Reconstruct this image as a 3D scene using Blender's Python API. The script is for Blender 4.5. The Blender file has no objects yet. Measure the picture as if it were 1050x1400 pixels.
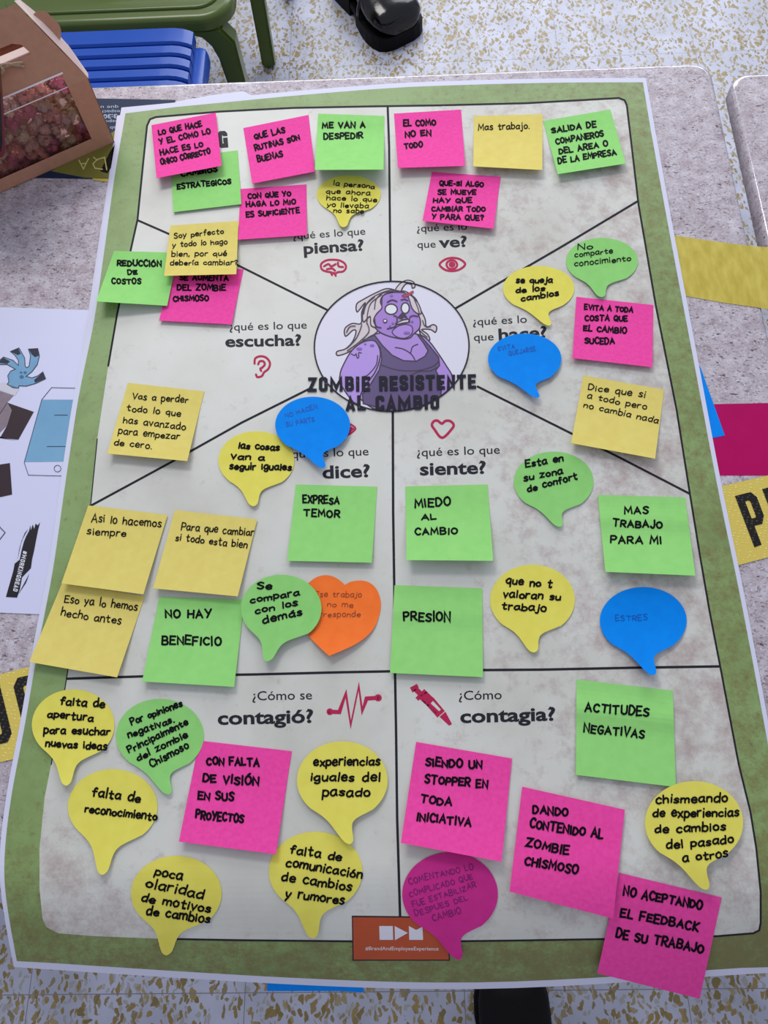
import bpy, bmesh, math, random
from mathutils import Vector, Matrix

# ------------------------------------------------------------------ camera, world, lights
S = bpy.context.scene
COL = S.collection
TOP = 0.75                                   # table top height
CAM = Vector((0.01416, -0.11515, TOP + 0.68527))
PITCH, ROLL, YAW, FPX = 1.16287681, -0.0863163598, -0.0675728679, 1122.428
FW = Vector((math.sin(YAW)*math.cos(PITCH), math.cos(YAW)*math.cos(PITCH), -math.sin(PITCH)))
RT0 = Vector((math.cos(YAW), -math.sin(YAW), 0)); UP0 = RT0.cross(FW)
RT = RT0*math.cos(ROLL) + UP0*math.sin(ROLL)
UP = -RT0*math.sin(ROLL) + UP0*math.cos(ROLL)
cd = bpy.data.cameras.new('camera'); cam = bpy.data.objects.new('camera', cd); COL.objects.link(cam)
cd.sensor_fit = 'VERTICAL'; cd.sensor_height = 24.0; cd.lens = FPX/1400*24.0
cd.clip_start = 0.02; cd.clip_end = 60
cam.matrix_world = Matrix(((RT.x, UP.x, -FW.x, CAM.x), (RT.y, UP.y, -FW.y, CAM.y),
                           (RT.z, UP.z, -FW.z, CAM.z), (0, 0, 0, 1)))
S.camera = cam
vs = S.view_settings
S.display_settings.display_device = 'sRGB'
vs.view_transform = 'Standard'; vs.look = 'None'; vs.gamma = 1.0; vs.exposure = 0.42
vs.use_curve_mapping = False
W = bpy.data.worlds.new('world'); S.world = W; W.use_nodes = True
bg = W.node_tree.nodes['Background']
bg.inputs[0].default_value = (0.80, 0.84, 1.0, 1); bg.inputs[1].default_value = 0.40

def area(name, loc, target, sx, sy, energy, color):
    l = bpy.data.lights.new(name, 'AREA'); l.shape = 'RECTANGLE'; l.size = sx; l.size_y = sy
    l.energy = energy; l.color = color
    o = bpy.data.objects.new(name, l); COL.objects.link(o); o.location = loc
    o.rotation_euler = (Vector(target)-Vector(loc)).to_track_quat('-Z', 'Y').to_euler()
    return o
area('window_light', (0.45, 4.1, 2.2), (0.1, 0.5, 0.6), 3.4, 1.9, 74, (0.93, 0.96, 1.0))
area('ceiling_lamp', (-0.75, 2.1, 2.78), (-0.7, 2.0, 0), 1.3, 0.7, 26, (1.0, 0.98, 0.95))

# ------------------------------------------------------------------ helpers: pixel rays, materials, meshes
def ray(u, v):
    return FW + RT*((u-525)/FPX) - UP*((v-700)/FPX)
def at(u, v, z):
    d = ray(u, v)
    return CAM + d*((z-CAM.z)/d.z)
def on_plane(u, v, p, n):
    d = ray(u, v)
    return CAM + d*((p-CAM).dot(n)/d.dot(n))
DY0 = -0.11
def surf(y):                                  # the poster's surface: flat on the table, sagging past its near edge
    if y >= DY0: return TOP + 0.0012
    return TOP + 0.0012 - 0.035*((DY0-y)/0.08)**2
def at_s(u, v, dz=0.0):
    p = at(u, v, TOP + 0.0012 + dz)
    for _ in range(14):
        q = at(u, v, surf(p.y) + dz)
        if (q-p).length < 1e-6: return q
        p = q
    return p

def lin(c):
    c = c/255.0
    return c/12.92 if c <= 0.04045 else ((c+0.055)/1.055)**2.4
def rgb(r, g, b): return (lin(r), lin(g), lin(b), 1.0)
MATS = {}
def mat(name, col, rough=0.6, spec=0.3, var=None, scale=40, coat=0.0, amount=0.5, bump=0.0, detail=4):
    """plain or noise-mottled principled material"""
    if name in MATS: return MATS[name]
    m = bpy.data.materials.new(name); m.use_nodes = True
    nt = m.node_tree; b = nt.nodes['Principled BSDF']
    b.inputs['Base Color'].default_value = rgb(*col); b.inputs['Roughness'].default_value = rough
    b.inputs['Specular IOR Level'].default_value = spec
    if coat: b.inputs['Coat Weight'].default_value = coat; b.inputs['Coat Roughness'].default_value = 0.12
    if var or bump:
        tc = nt.nodes.new('ShaderNodeTexCoord')
        nz = nt.nodes.new('ShaderNodeTexNoise'); nz.inputs['Scale'].default_value = scale; nz.inputs['Detail'].default_value = detail
        nt.links.new(tc.outputs['Object'], nz.inputs['Vector'])
        if var:
            rp = nt.nodes.new('ShaderNodeValToRGB')
            rp.color_ramp.elements[0].position = 0.5-amount/2; rp.color_ramp.elements[1].position = 0.5+amount/2
            rp.color_ramp.elements[0].color = rgb(*var); rp.color_ramp.elements[1].color = rgb(*col)
            nt.links.new(nz.outputs['Fac'], rp.inputs['Fac']); nt.links.new(rp.outputs['Color'], b.inputs['Base Color'])
        if bump:
            bp = nt.nodes.new('ShaderNodeBump'); bp.inputs['Strength'].default_value = bump; bp.inputs['Distance'].default_value = 0.002
            nt.links.new(nz.outputs['Fac'], bp.inputs['Height']); nt.links.new(bp.outputs['Normal'], b.inputs['Normal'])
    MATS[name] = m
    return m

class N:                                      # tiny node-graph helper
    def __init__(s, name):
        s.m = bpy.data.materials.new(name); s.m.use_nodes = True; s.t = s.m.node_tree
        s.b = s.t.nodes['Principled BSDF']; s.tc = s.t.nodes.new('ShaderNodeTexCoord')
    def node(s, kind, **kw):
        n = s.t.nodes.new(kind)
        for k, v in kw.items():
            if k in ('operation', 'blend_type', 'data_type', 'feature', 'noise_dimensions', 'vector_type'): setattr(n, k, v)
            else: n.inputs[k.replace('_', ' ')].default_value = v
        return n
    def link(s, a, b): s.t.links.new(a, b)
    def mapped(s, scale=(1, 1, 1), rot=(0, 0, 0), loc=(0, 0, 0), src=None):
        n = s.t.nodes.new('ShaderNodeMapping'); n.inputs['Scale'].default_value = scale
        n.inputs['Rotation'].default_value = rot; n.inputs['Location'].default_value = loc
        s.link(src or s.tc.outputs['Object'], n.inputs['Vector']); return n.outputs['Vector']
    def noise(s, scale, detail=4, vec=None, rough=0.5, dist=0.0):
        n = s.node('ShaderNodeTexNoise', Scale=scale, Detail=detail, Roughness=rough, Distortion=dist)
        s.link(vec or s.tc.outputs['Object'], n.inputs['Vector']); return n
    def ramp(s, fac, stops):
        r = s.t.nodes.new('ShaderNodeValToRGB'); e = r.color_ramp.elements
        while len(e) < len(stops): e.new(0.5)
        for i, (p, c) in enumerate(stops):
            e[i].position = p; e[i].color = c if len(c) == 4 else (*c, 1)
        s.link(fac, r.inputs['Fac']); return r.outputs['Color']
    def mix(s, fac, a, b, blend='MIX'):
        n = s.t.nodes.new('ShaderNodeMix'); n.data_type = 'RGBA'; n.blend_type = blend
        for val, idx in ((fac, 0), (a, 6), (b, 7)):
            if hasattr(val, 'is_linked'): s.link(val, n.inputs[idx])
            else: n.inputs[idx].default_value = val
        return n.outputs[2]
    def math(s, op, a, b=0.0):
        n = s.t.nodes.new('ShaderNodeMath'); n.operation = op
        for val, idx in ((a, 0), (b, 1)):
            if hasattr(val, 'is_linked'): s.link(val, n.inputs[idx])
            else: n.inputs[idx].default_value = val
        return n.outputs[0]
BW = lambda x: (x, x, x, 1)

def link_obj(name, verts, faces, mats, origin=None, parent=None, fmat=None, smooth=False, solid=0.0):
    """verts in world space; the origin is the parent's, else the given one, else the base centre"""
    if parent is not None: o0 = parent['_o']; o0 = Vector(o0)
    elif origin is not None: o0 = Vector(origin)
    else:
        xs = [v[0] for v in verts]; ys = [v[1] for v in verts]; zs = [v[2] for v in verts]
        o0 = Vector(((min(xs)+max(xs))/2, (min(ys)+max(ys))/2, min(zs)))
    me = bpy.data.meshes.new(name)
    me.from_pydata([tuple(Vector(v)-o0) for v in verts], [], faces)
    for m in (mats if isinstance(mats, (list, tuple)) else [mats]): me.materials.append(m)
    if fmat:
        for p, i in zip(me.polygons, fmat): p.material_index = i
    if smooth:
        for p in me.polygons: p.use_smooth = True
    me.update()
    o = bpy.data.objects.new(name, me); COL.objects.link(o)
    ROOTS[o.name] = o0
    o['_o'] = tuple(o0)
    if parent is not None: o.parent = parent
    else: o.location = o0
    if solid:
        md = o.modifiers.new('thickness', 'SOLIDIFY'); md.thickness = solid; md.offset = -1
    return o
ROOTS = {}
def empty(name, loc, label, cat, group=None):
    o = bpy.data.objects.new(name, None); COL.objects.link(o); o.location = loc; o['_o'] = tuple(loc)
    return tag(o, label, cat, group)
def tag(o, label, cat, group=None, kind=None):
    o['label'] = label; o['category'] = cat
    if group: o['group'] = group
    if kind: o['kind'] = kind
    return o

class MB:                                     # mesh collector in world space
    def __init__(s): s.v = []; s.f = []; s.m = []
    def add(s, verts, faces, mi=0):
        k = len(s.v); s.v += [Vector(p) for p in verts]; s.f += [tuple(i+k for i in f) for f in faces]; s.m += [mi]*len(faces)
    def from_bm(s, bm, mi=0, M=None):
        bm.verts.index_update()
        s.add([(M @ v.co) if M else v.co.copy() for v in bm.verts], [[v.index for v in f.verts] for f in bm.faces], mi); bm.free()
    def box(s, c, size, r=0.0, M=None, seg=2, mi=0):
        bm = bmesh.new(); bmesh.ops.create_cube(bm, size=1)
        for v in bm.verts: v.co = Vector((v.co.x*size[0], v.co.y*size[1], v.co.z*size[2]))
        if r: bmesh.ops.bevel(bm, geom=bm.edges[:], offset=r, segments=seg, affect='EDGES', profile=0.5)
        T = Matrix.Translation(Vector(c)); s.from_bm(bm, mi, T @ M if M else T)
    def tube(s, pts, radii, n=10, mi=0, caps=True, flat=1.0):
        pts = [Vector(p) for p in pts]; rings = []
        for i, p in enumerate(pts):
            t = (pts[min(i+1, len(pts)-1)] - pts[max(i-1, 0)]).normalized()
            a = t.cross(Vector((0, 0, 1)));
            if a.length < 1e-3: a = Vector((1, 0, 0))
            a.normalize(); b = a.cross(t).normalized()
            r = radii[i] if isinstance(radii, (list, tuple)) else radii
            rings.append([p + a*math.cos(q*2*math.pi/n)*r + b*math.sin(q*2*math.pi/n)*r*flat for q in range(n)])
        v = [x for r in rings for x in r]; f = []
        for i in range(len(rings)-1):
            for q in range(n): f.append((i*n+q, i*n+(q+1) % n, (i+1)*n+(q+1) % n, (i+1)*n+q))
        if caps: f.append(tuple(range(n))[::-1]); f.append(tuple((len(rings)-1)*n+q for q in range(n)))
        s.add(v, f, mi)
    def prism(s, poly, z0, z1, mi=0):         # vertical prism over a flat xy polygon
        n = len(poly)
        v = [(x, y, z0) for x, y in poly] + [(x, y, z1) for x, y in poly]
        f = [tuple(range(n))[::-1], tuple(range(n, 2*n))] + [(i, (i+1) % n, n+(i+1) % n, n+i) for i in range(n)]
        s.add(v, f, mi)
    def build(s, name, mats, parent=None, smooth=False, origin=None, solid=0.0):
        return link_obj(name, s.v, s.f, mats, origin=origin, parent=parent, fmat=s.m, smooth=smooth, solid=solid)
def shade_auto(o, ang=0.7):
    for p in o.data.polygons: p.use_smooth = True
    o.data.set_sharp_from_angle(angle=ang)
    return o

def crom(pts, n=6, closed=False):
    P = [Vector((p[0], p[1])) for p in pts]; L = len(P); out = []
    if L < 3: return [tuple(p) for p in P]
    rng = L if closed else L-1
    for i in range(rng):
        g = (lambda k: P[k % L]) if closed else (lambda k: P[min(max(k, 0), L-1)])
        a, b, c, d = g(i-1), g(i), g(i+1), g(i+2)
        for k in range(n):
            t = k/n
            out.append(tuple(0.5*((2*b)+(c-a)*t+(2*a-5*b+4*c-d)*t*t+(3*b-a-3*c+d)*t**3)))
    if not closed: out.append(tuple(P[-1]))
    return out

def flat_poly(polys, fn, name, mats, parent=None, origin=None, cut=None, solid=0.0, fmats=None):
    """fill pixel-space outlines, slice them where the paper bends, put every vertex on the surface fn(u, v)"""
    V = []; F = []; FM = []
    for k, poly in enumerate(polys):
        bm = bmesh.new()
        vs_ = [bm.verts.new((x, y, 0)) for x, y in poly]
        try: f = bm.faces.new(vs_)
        except ValueError: bm.free(); continue
        f.normal_update()
        if f.normal.z > 0: bmesh.ops.reverse_faces(bm, faces=[f])   # pixel v runs down
        bmesh.ops.triangulate(bm, faces=bm.faces[:], ngon_method='EAR_CLIP')
        for c in (cut or []):
            bmesh.ops.bisect_plane(bm, geom=bm.verts[:]+bm.edges[:]+bm.faces[:], plane_co=(0, c, 0), plane_no=(0, 1, 0), dist=1e-4)
        bm.verts.index_update(); b0 = len(V)
        V += [fn(v.co.x, v.co.y) for v in bm.verts]
        F += [tuple(v.index+b0 for v in f.verts) for f in bm.faces]
        FM += [fmats[k] if fmats else 0]*len(bm.faces)
        bm.free()
    return link_obj(name, V, F, mats, origin=origin, parent=parent, fmat=FM, solid=solid)
SAG = [1130+i*9 for i in range(28)]           # slices for the sagging end of the poster

def ribbon(mb, pts, w, fn, closed=False, cap=True, miter=2.2):
    """a drawn line of pixel width w along pixel points, lifted to the surface"""
    P = [Vector((p[0], p[1])) for p in pts]
    Q = [P[0]]
    for p in P[1:]:
        if (p-Q[-1]).length > 1e-4: Q.append(p)
    P = Q; n = len(P)
    if n < 2:
        return
    L = []; R = []; h = w/2
    for i in range(n):
        if closed: a = (P[i]-P[i-1]).normalized(); b = (P[(i+1) % n]-P[i]).normalized()
        else:
            a = (P[i]-P[i-1]).normalized() if i else (P[1]-P[0]).normalized()
            b = (P[i+1]-P[i]).normalized() if i < n-1 else a
        t = a+b
        if t.length < 0.05: t = a
        t.normalize(); m = Vector((-t.y, t.x)); c = max(m.dot(Vector((-a.y, a.x))), 1/miter)
        L.append(P[i]+m*h/c); R.append(P[i]-m*h/c)
    up = [Vector((0, 0, i*min(1.6e-6, 1.4e-5/n))) for i in range(n)]      # a stroke that crosses itself never lies in its own plane
    v = [fn(p.x, p.y)+q for p, q in zip(L, up)] + [fn(p.x, p.y)+q for p, q in zip(R, up)]
    f = [(i, i+1, n+i+1, n+i) for i in range(n-1)]
    if closed: f.append((n-1, 0, n, 2*n-1))
    mb.add(v, f)
    if cap and not closed:
        for p, q in ((P[0], P[1]), (P[-1], P[-2])):
            a = math.atan2(p.y-q.y, p.x-q.x)
            mb.add([fn(p.x+math.cos(a+t*math.pi/5)*h, p.y+math.sin(a+t*math.pi/5)*h) for t in (-2.5, -1.5, -.5, .5, 1.5, 2.5)], [tuple(range(6))[::-1]])

def dense(pts, step=8.0):
    out = [pts[0]]
    for a, b in zip(pts, pts[1:]):
        k = max(1, int(math.hypot(b[0]-a[0], b[1]-a[1])/step))
        out += [(a[0]+(b[0]-a[0])*i/k, a[1]+(b[1]-a[1])*i/k) for i in range(1, k+1)]
    return out

def print_text(s, x0, y0, x1, y1, cap, fn, name, m, parent, bold=0.0, flip=False):
    """type set in the built-in face from (x0,y0) to (x1,y1) along its baseline, cap height in pixels"""
    cu = bpy.data.curves.new('type', 'FONT'); cu.body = s; cu.size = 1; cu.offset = bold; cu.resolution_u = 3
    o = bpy.data.objects.new('type', cu); COL.objects.link(o)
    bpy.context.view_layer.update()
    me = bpy.data.meshes.new_from_object(o.evaluated_get(bpy.context.evaluated_depsgraph_get()))
    xs = [v.co.x for v in me.vertices]; xa, xb = min(xs), max(xs)
    dx, dy = x1-x0, y1-y0; l = math.hypot(dx, dy); ux, uy = dx/l, dy/l; nx, ny = uy, -ux
    V = []
    for v in me.vertices:
        a = (v.co.x-xa)/(xb-xa)*l; b = v.co.y/0.70*cap
        V.append(fn(x0+ux*a+nx*b, y0+uy*a+ny*b))
    F = [tuple(p.vertices) for p in me.polygons]
    bpy.data.objects.remove(o); bpy.data.curves.remove(cu); bpy.data.meshes.remove(me)
    return link_obj(name, V, F, m, parent=parent)

# ------------------------------------------------------------------ stroke lettering (marker handwriting and block print)
def parse(d):
    G = {}
    for line in d.strip().split('\n'):
        ch, w, st = line.split(' ', 2); strokes = []
        for s in st.split('|'):
            sm = s.startswith('~'); s = s.lstrip('~')
            pts = [tuple(float(q) for q in p.split(',')) for p in s.split()]
            strokes.append((sm, pts))
        G[ch] = (float(w), strokes)
    return G
HAND = parse('''
A 7 0,0 3.5,10 7,0|1.4,3.5 5.8,3.7
B 6.2 0,0 0,10|~0,10 4,10 5.5,7.8 4,5.4 0,5.2|~0,5.2 4.5,5 6.2,2.6 4.5,0.2 0,0
C 6 ~6,8.4 4,10 1.5,9 0,5 1.5,1 4,0 6,1.4
D 6.2 0,0 0,10|~0,10 3.5,9.7 6.2,5 3.5,0.3 0,0
E 5.5 5.5,10 0,10 0,0 5.5,0.2|0,5.2 4.5,5.2
F 5.5 5.5,10 0,10 0,0|0,5.2 4.5,5.2
G 6.4 ~6,8.6 4,10 1.5,9 0,5 1.5,1 4,0 6,2 6,4.6|6.4,4.6 3.4,4.6
H 6 0,0 0,10|6,0 6,10|0,5 6,5.4
I 1 0.5,0 0.5,10
J 4.5 ~4.5,10 4.5,3 3,0 1,0.5 0,2
K 5.8 0,0 0,10|5.5,10 0,4.5 5.8,0
L 5 0,10 0,0 5,0.2
M 8 0,0 0.8,10 4,3 7.2,10 8,0
N 6 0,0 0,10 6,0 6,10
Ñ 6 0,0 0,10 6,0 6,10|~1,11.6 2.5,12.6 4,11.6 5.5,12.6
O 6.6 ~3.2,10 1,8.5 0,5 1,1.5 3.2,0 5.6,1.5 6.6,5 5.6,8.5 3.2,10
P 5.8 0,0 0,10|~0,10 4,10 5.8,7.6 4,5 0,4.8
Q 6.8 ~3.2,10 1,8.5 0,5 1,1.5 3.2,0 5.6,1.5 6.6,5 5.6,8.5 3.2,10|3.6,2.8 6.8,-0.8
R 6 0,0 0,10|~0,10 4,10 5.8,7.6 4,5 0,4.8|2.2,4.8 6,0
S 5.6 ~5.6,8.8 3.5,10 1,9 0.6,7 3,5.3 5.2,3.6 5,1.2 2.8,0 0,1.4
T 7 0,10 7,10|3.5,10 3.5,0
U 6.2 ~0,10 0,3.5 1.2,0.6 3.2,0 5.2,0.8 6.2,3.5 6.2,10
V 6.4 0,10 3.2,0 6.4,10
X 6 0,10 6,0|6,10 0,0
Y 6.4 0,10 3.2,5|6.4,10 2.2,0
Z 6.2 0,10 6,10 0,0 6.2,0.2
a 5.4 ~5,5.4 3,6.2 0.8,5 0,2.6 1,0.3 3,0.4 4.8,2.6|~5,6 4.8,2 5.6,0
b 5 ~0,10 0,5 0,0|~0,4.4 2,6 4.4,5 5,2.6 4,0.5 2,0 0,1
c 4.8 ~4.6,5 3,6.2 1,5.2 0,3 1,0.6 3,0 4.8,1
d 5.2 ~5,5.2 3,6.2 0.8,5 0,2.6 1,0.3 3,0.3 5,2.4|5,10 5,0
e 5 ~0.4,3 4.8,3.4 4.2,5.4 2.6,6.2 0.8,5 0,2.8 1,0.6 3,0 5,1
f 4.4 ~4.4,9 3.2,10 2,9 1.7,6 1.7,0|0,5.6 4,5.8
g 5.2 ~5,5.4 3,6.2 0.8,5 0,2.8 1.2,0.6 3.2,0.6 5,3|~5,6 5,0 4.4,-2.6 2.4,-3.4 0.4,-2.2
h 4.8 0,10 0,0|~0,3.6 2,6 4,5.6 4.6,3.6 4.6,0
i 1 0.5,6 0.5,0|0.5,8.4 0.6,9
j 2.4 ~2,6 2,-1 1.2,-3 -0.6,-2.6|2,8.4 2.1,9
l 1 0.5,10 0.5,0
m 7.8 0,6 0,0|~0,4 1.6,6 3.2,5.6 3.8,4 3.8,0|~3.8,4 5.4,6 7,5.6 7.6,4 7.6,0
n 4.8 0,6 0,0|~0,4 2,6 4,5.6 4.6,3.8 4.6,0
o 5 ~2.5,6.1 0.7,5 0,3 0.8,0.8 2.5,0 4.4,0.9 5,3 4.2,5.2 2.5,6.1
p 5 0,6 0,-3.6|~0,4.4 2,6 4.4,5 5,2.8 4,0.5 2,0 0,1
q 5.2 ~5,5.4 3,6.2 0.8,5 0,2.8 1.2,0.6 3.2,0.6 5,3|5,6 5,-3.6
r 3.8 0,6 0,0|~0,3.6 1.4,5.6 3.6,6
s 4.4 ~4.2,5.2 2.6,6.2 0.8,5.2 1,3.8 3.4,2.6 4,1.2 2.4,0 0,0.7
t 4.6 ~2,9 2,1.6 3,0.2 4.4,0.6|0,6 4.4,6.2
u 4.8 ~0,6 0,1.8 1.4,0.1 3,0.5 4.6,2.4|4.6,6 4.6,0
v 4.8 0,6 2.4,0 4.8,6
x 4.6 0,6 4.6,0|4.6,6 0,0
y 5 ~0,6 1,2.4 2.8,1|~5,6 2.8,0.6 0.6,-3.4
z 4.8 0,6 4.4,6 0,0 4.6,0
? 4.6 ~0,8 1.2,9.8 3.4,9.8 4.4,8 3.4,6 2,4.6 2,2.8|2,0.2 2.1,0.6
. 1 0.3,0 0.6,0.3
, 1 0.7,0.6 0,-1.8
- 3 0,4.5 3,4.5
''')
for acc, base, x in (('á', 'a', 2.6), ('é', 'e', 2.6), ('í', 'i', .5), ('ó', 'o', 2.4)):
    w, st = HAND[base]; st = st[:1] if base == 'i' else st
    HAND[acc] = (w, st + [(False, [(x-.4, 7.6), (x+1.4, 9.6)])])
for acc, base, x in (('Ó', 'O', 3), ('Ú', 'U', 3), ('É', 'E', 2.4)):
    w, st = HAND[base]; HAND[acc] = (w, st + [(False, [(x-.4, 11.2), (x+1.6, 13)])])
BLOCK = parse('''
Z 6 0.4,8.7 4.7,8.7 1.3,1.3 5.8,1.3
O 6 2,8.7 4,8.7 4.7,8 4.7,2 4,1.3 2,1.3 1.3,2 1.3,8 2,8.7 3,8.7
M 8.6 1.3,0 1.3,8.2 4.3,2.4 7.3,8.2 7.3,0
B 6 1.3,1.3 1.3,8.7 4,8.7 4.6,8 4.6,5.8 4,5 1.3,5|3,5 4,5 4.8,4.2 4.8,2 4,1.3 1,1.3
I 2.6 1.3,0 1.3,10
E 5.6 5.6,8.7 1.3,8.7 1.3,1.3 5.6,1.3|1.3,5 5.2,5
R 6 1.3,0 1.3,8.7 4,8.7 4.7,8 4.7,5.6 4,4.8 1.3,4.8|3,4.8 4.7,3.6 4.7,0
S 6 4.7,6.6 4.7,8 4,8.7 2,8.7 1.3,8 1.3,6 2,5.3 4,4.7 4.7,4 4.7,2 4,1.3 2,1.3 1.3,2 1.3,3.4
T 6 0,8.7 6,8.7|3,8.7 3,0
N 6 1.3,0 1.3,8.2 4.7,1.8 4.7,10
A 6 0.9,0 3,8.6 5.1,0|1.6,2.6 4.4,2.6
L 5.4 1.3,10 1.3,1.3 5.4,1.3
C 6 4.7,6.4 4.7,8 4,8.7 2,8.7 1.3,8 1.3,2 2,1.3 4,1.3 4.7,2 4.7,3.6
G 6 4.7,6.8 4.7,8 4,8.7 2,8.7 1.3,8 1.3,2 2,1.3 4.7,1.3 4.7,4.6 3.2,4.6
P 6 1.3,0 1.3,8.7 4,8.7 4.7,8 4.7,5 4,4.2 1.3,4.2
U 6 1.3,10 1.3,2 2,1.3 4,1.3 4.7,2 4.7,10
W 8.6 1.3,10 1.9,1.8 4.3,7.6 6.7,1.8 7.3,10
K 6 1.3,0 1.3,10|5.2,10 1.6,5 5.4,0
D 6 1.3,1.3 1.3,8.7 4,8.7 4.7,7.8 4.7,2.2 4,1.3 1,1.3
# 6 1.6,1 2.4,9|3.8,1 4.6,9|0.4,3.4 5.8,3.4|0.6,6.6 6,6.6
''')
RND = random.Random(7)
def letter(mb, text, x0, y0, x1, y1, cap, fn, pen, glyphs=HAND, gap=2.2, space=4.0, jit=1.0, slant=0.0, n=5, cap_ends=True, dy=0.0):
    W_ = 0; items = []; kk = 0
    for ch in text:
        if ch == ' ': W_ += space; continue
        w, st = glyphs[ch]; items.append((W_, w, st)); W_ += w+gap
    W_ -= gap
    dx, ddy = x1-x0, y1-y0; l = math.hypot(dx, ddy); ux, uy = dx/l, ddy/l; nx, ny = uy, -ux
    sx = l/W_; sy = cap/10.0
    for ox, w, st in items:
        a = RND.uniform(-.07, .07)*jit; k = 1+RND.uniform(-.1, .1)*jit; by = RND.uniform(-.5, .5)*jit
        ca, sa = math.cos(a), math.sin(a)
        for sm, pts in st:
            q = []
            for (px, py) in (crom(pts, n) if sm else pts):
                px -= w/2
                px += RND.uniform(-.12, .12)*jit; py += RND.uniform(-.12, .12)*jit
                X = (px*ca - py*sa*.6)*1.0 + w/2 + ox + slant*py
                Y = (px*sa + py*ca)*k + by + dy
                q.append((x0+ux*X*sx+nx*Y*sy, y0+uy*X*sx+ny*Y*sy))
            kk += 1; up = Vector((0, 0, (kk % 12)*5e-6))
            ribbon(mb, q, pen, lambda a_, b_: fn(a_, b_)+up, cap=cap_ends)

# ------------------------------------------------------------------ shared materials
def floor_material():
    g = N('terrazzo'); o = g.tc.outputs['Object']
    warp = g.noise(38, 3)
    vec = g.node('ShaderNodeVectorMath', operation='MULTIPLY_ADD'); g.link(warp.outputs['Color'], vec.inputs[0])
    vec.inputs[1].default_value = (0.03, 0.03, 0); g.link(o, vec.inputs[2])
    def flakes(scale, rot, stretch, lo, loc):
        mp = g.mapped((stretch, 1, 1), (0, 0, rot), loc, src=vec.outputs[0])
        v = g.node('ShaderNodeTexVoronoi', Scale=scale); g.link(mp, v.inputs['Vector'])
        sep = g.t.nodes.new('ShaderNodeSeparateColor'); g.link(v.outputs['Color'], sep.inputs[0])
        pick = g.math('GREATER_THAN', sep.outputs[0], lo)
        edge = g.math('LESS_THAN', v.outputs['Distance'], 0.48)
        return g.math('MULTIPLY', pick, edge), sep.outputs[1]
    a, ta = flakes(66, 0.5, 1.8, .58, (0, 0, 0)); b, tb = flakes(80, 2.0, 1.9, .60, (3.3, 1.7, 0)); c, tc_ = flakes(105, 1.2, 1.5, .62, (7, 2, 0))
    base = g.ramp(g.noise(9, 3).outputs['Fac'], [(.35, rgb(166, 169, 186)), (.65, rgb(186, 189, 208))])
    tone = g.ramp(ta, [(0, rgb(120, 102, 46)), (1, rgb(152, 130, 72))])
    tone2 = g.ramp(tb, [(0, rgb(124, 108, 60)), (1, rgb(158, 142, 96))])
    col = g.mix(g.math('MULTIPLY', c, .55), base, rgb(150, 142, 112))
    col = g.mix(g.math('MULTIPLY', b, .9), col, tone2); col = g.mix(g.math('MULTIPLY', a, .95), col, tone)
    # square tiles with hair-thin joints
    br = g.t.nodes.new('ShaderNodeTexBrick'); br.offset = 0; br.inputs['Scale'].default_value = 1
    br.inputs['Brick Width'].default_value = .3345; br.inputs['Row Height'].default_value = .3345
    br.inputs['Mortar Size'].default_value = .0008; br.inputs['Mortar Smooth'].default_value = .3
    g.link(g.mapped(loc=(-.085, -.0435, 0)), br.inputs['Vector'])
    col = g.mix(br.outputs['Fac'], col, rgb(128, 124, 128))
    g.link(col, g.b.inputs['Base Color']); g.b.inputs['Roughness'].default_value = .32
    g.b.inputs['Specular IOR Level'].default_value = .35
    return g.m
def table_material(edge=False):
    g = N('polished_laminate_edge' if edge else 'speckled_stone_laminate')
    base = g.ramp(g.noise(75, 7, rough=.72).outputs['Fac'], [(.30, rgb(158, 144, 150)), (.5, rgb(187, 177, 184)), (.70, rgb(212, 206, 214))])
    n1 = g.noise(330, 3, vec=g.mapped((1, 1.6, 1), (0, 0, .3)), rough=.6)
    col = g.mix(g.ramp(n1.outputs['Fac'], [(.555, BW(0)), (.66, BW(.75))]), base, rgb(116, 100, 106))
    n2 = g.noise(150, 3, vec=g.mapped((1, 1.8, 1), (0, 0, .4), (4, 1, 0)), rough=.65)
    col = g.mix(g.ramp(n2.outputs['Fac'], [(.60, BW(0)), (.69, BW(.95))]), col, rgb(90, 72, 74))
    n3 = g.noise(420, 2, vec=g.mapped(loc=(9, 5, 0)))
    col = g.mix(g.ramp(n3.outputs['Fac'], [(.60, BW(0)), (.70, BW(.8))]), col, rgb(226, 222, 230))
    g.link(col, g.b.inputs['Base Color']); g.b.inputs['Roughness'].default_value = .45; g.b.inputs['Specular IOR Level'].default_value = .12
    if edge: g.b.inputs['Coat Weight'].default_value = 1.0; g.b.inputs['Coat Roughness'].default_value = .12; g.b.inputs['Coat IOR'].default_value = 1.9
    return g.m
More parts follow.
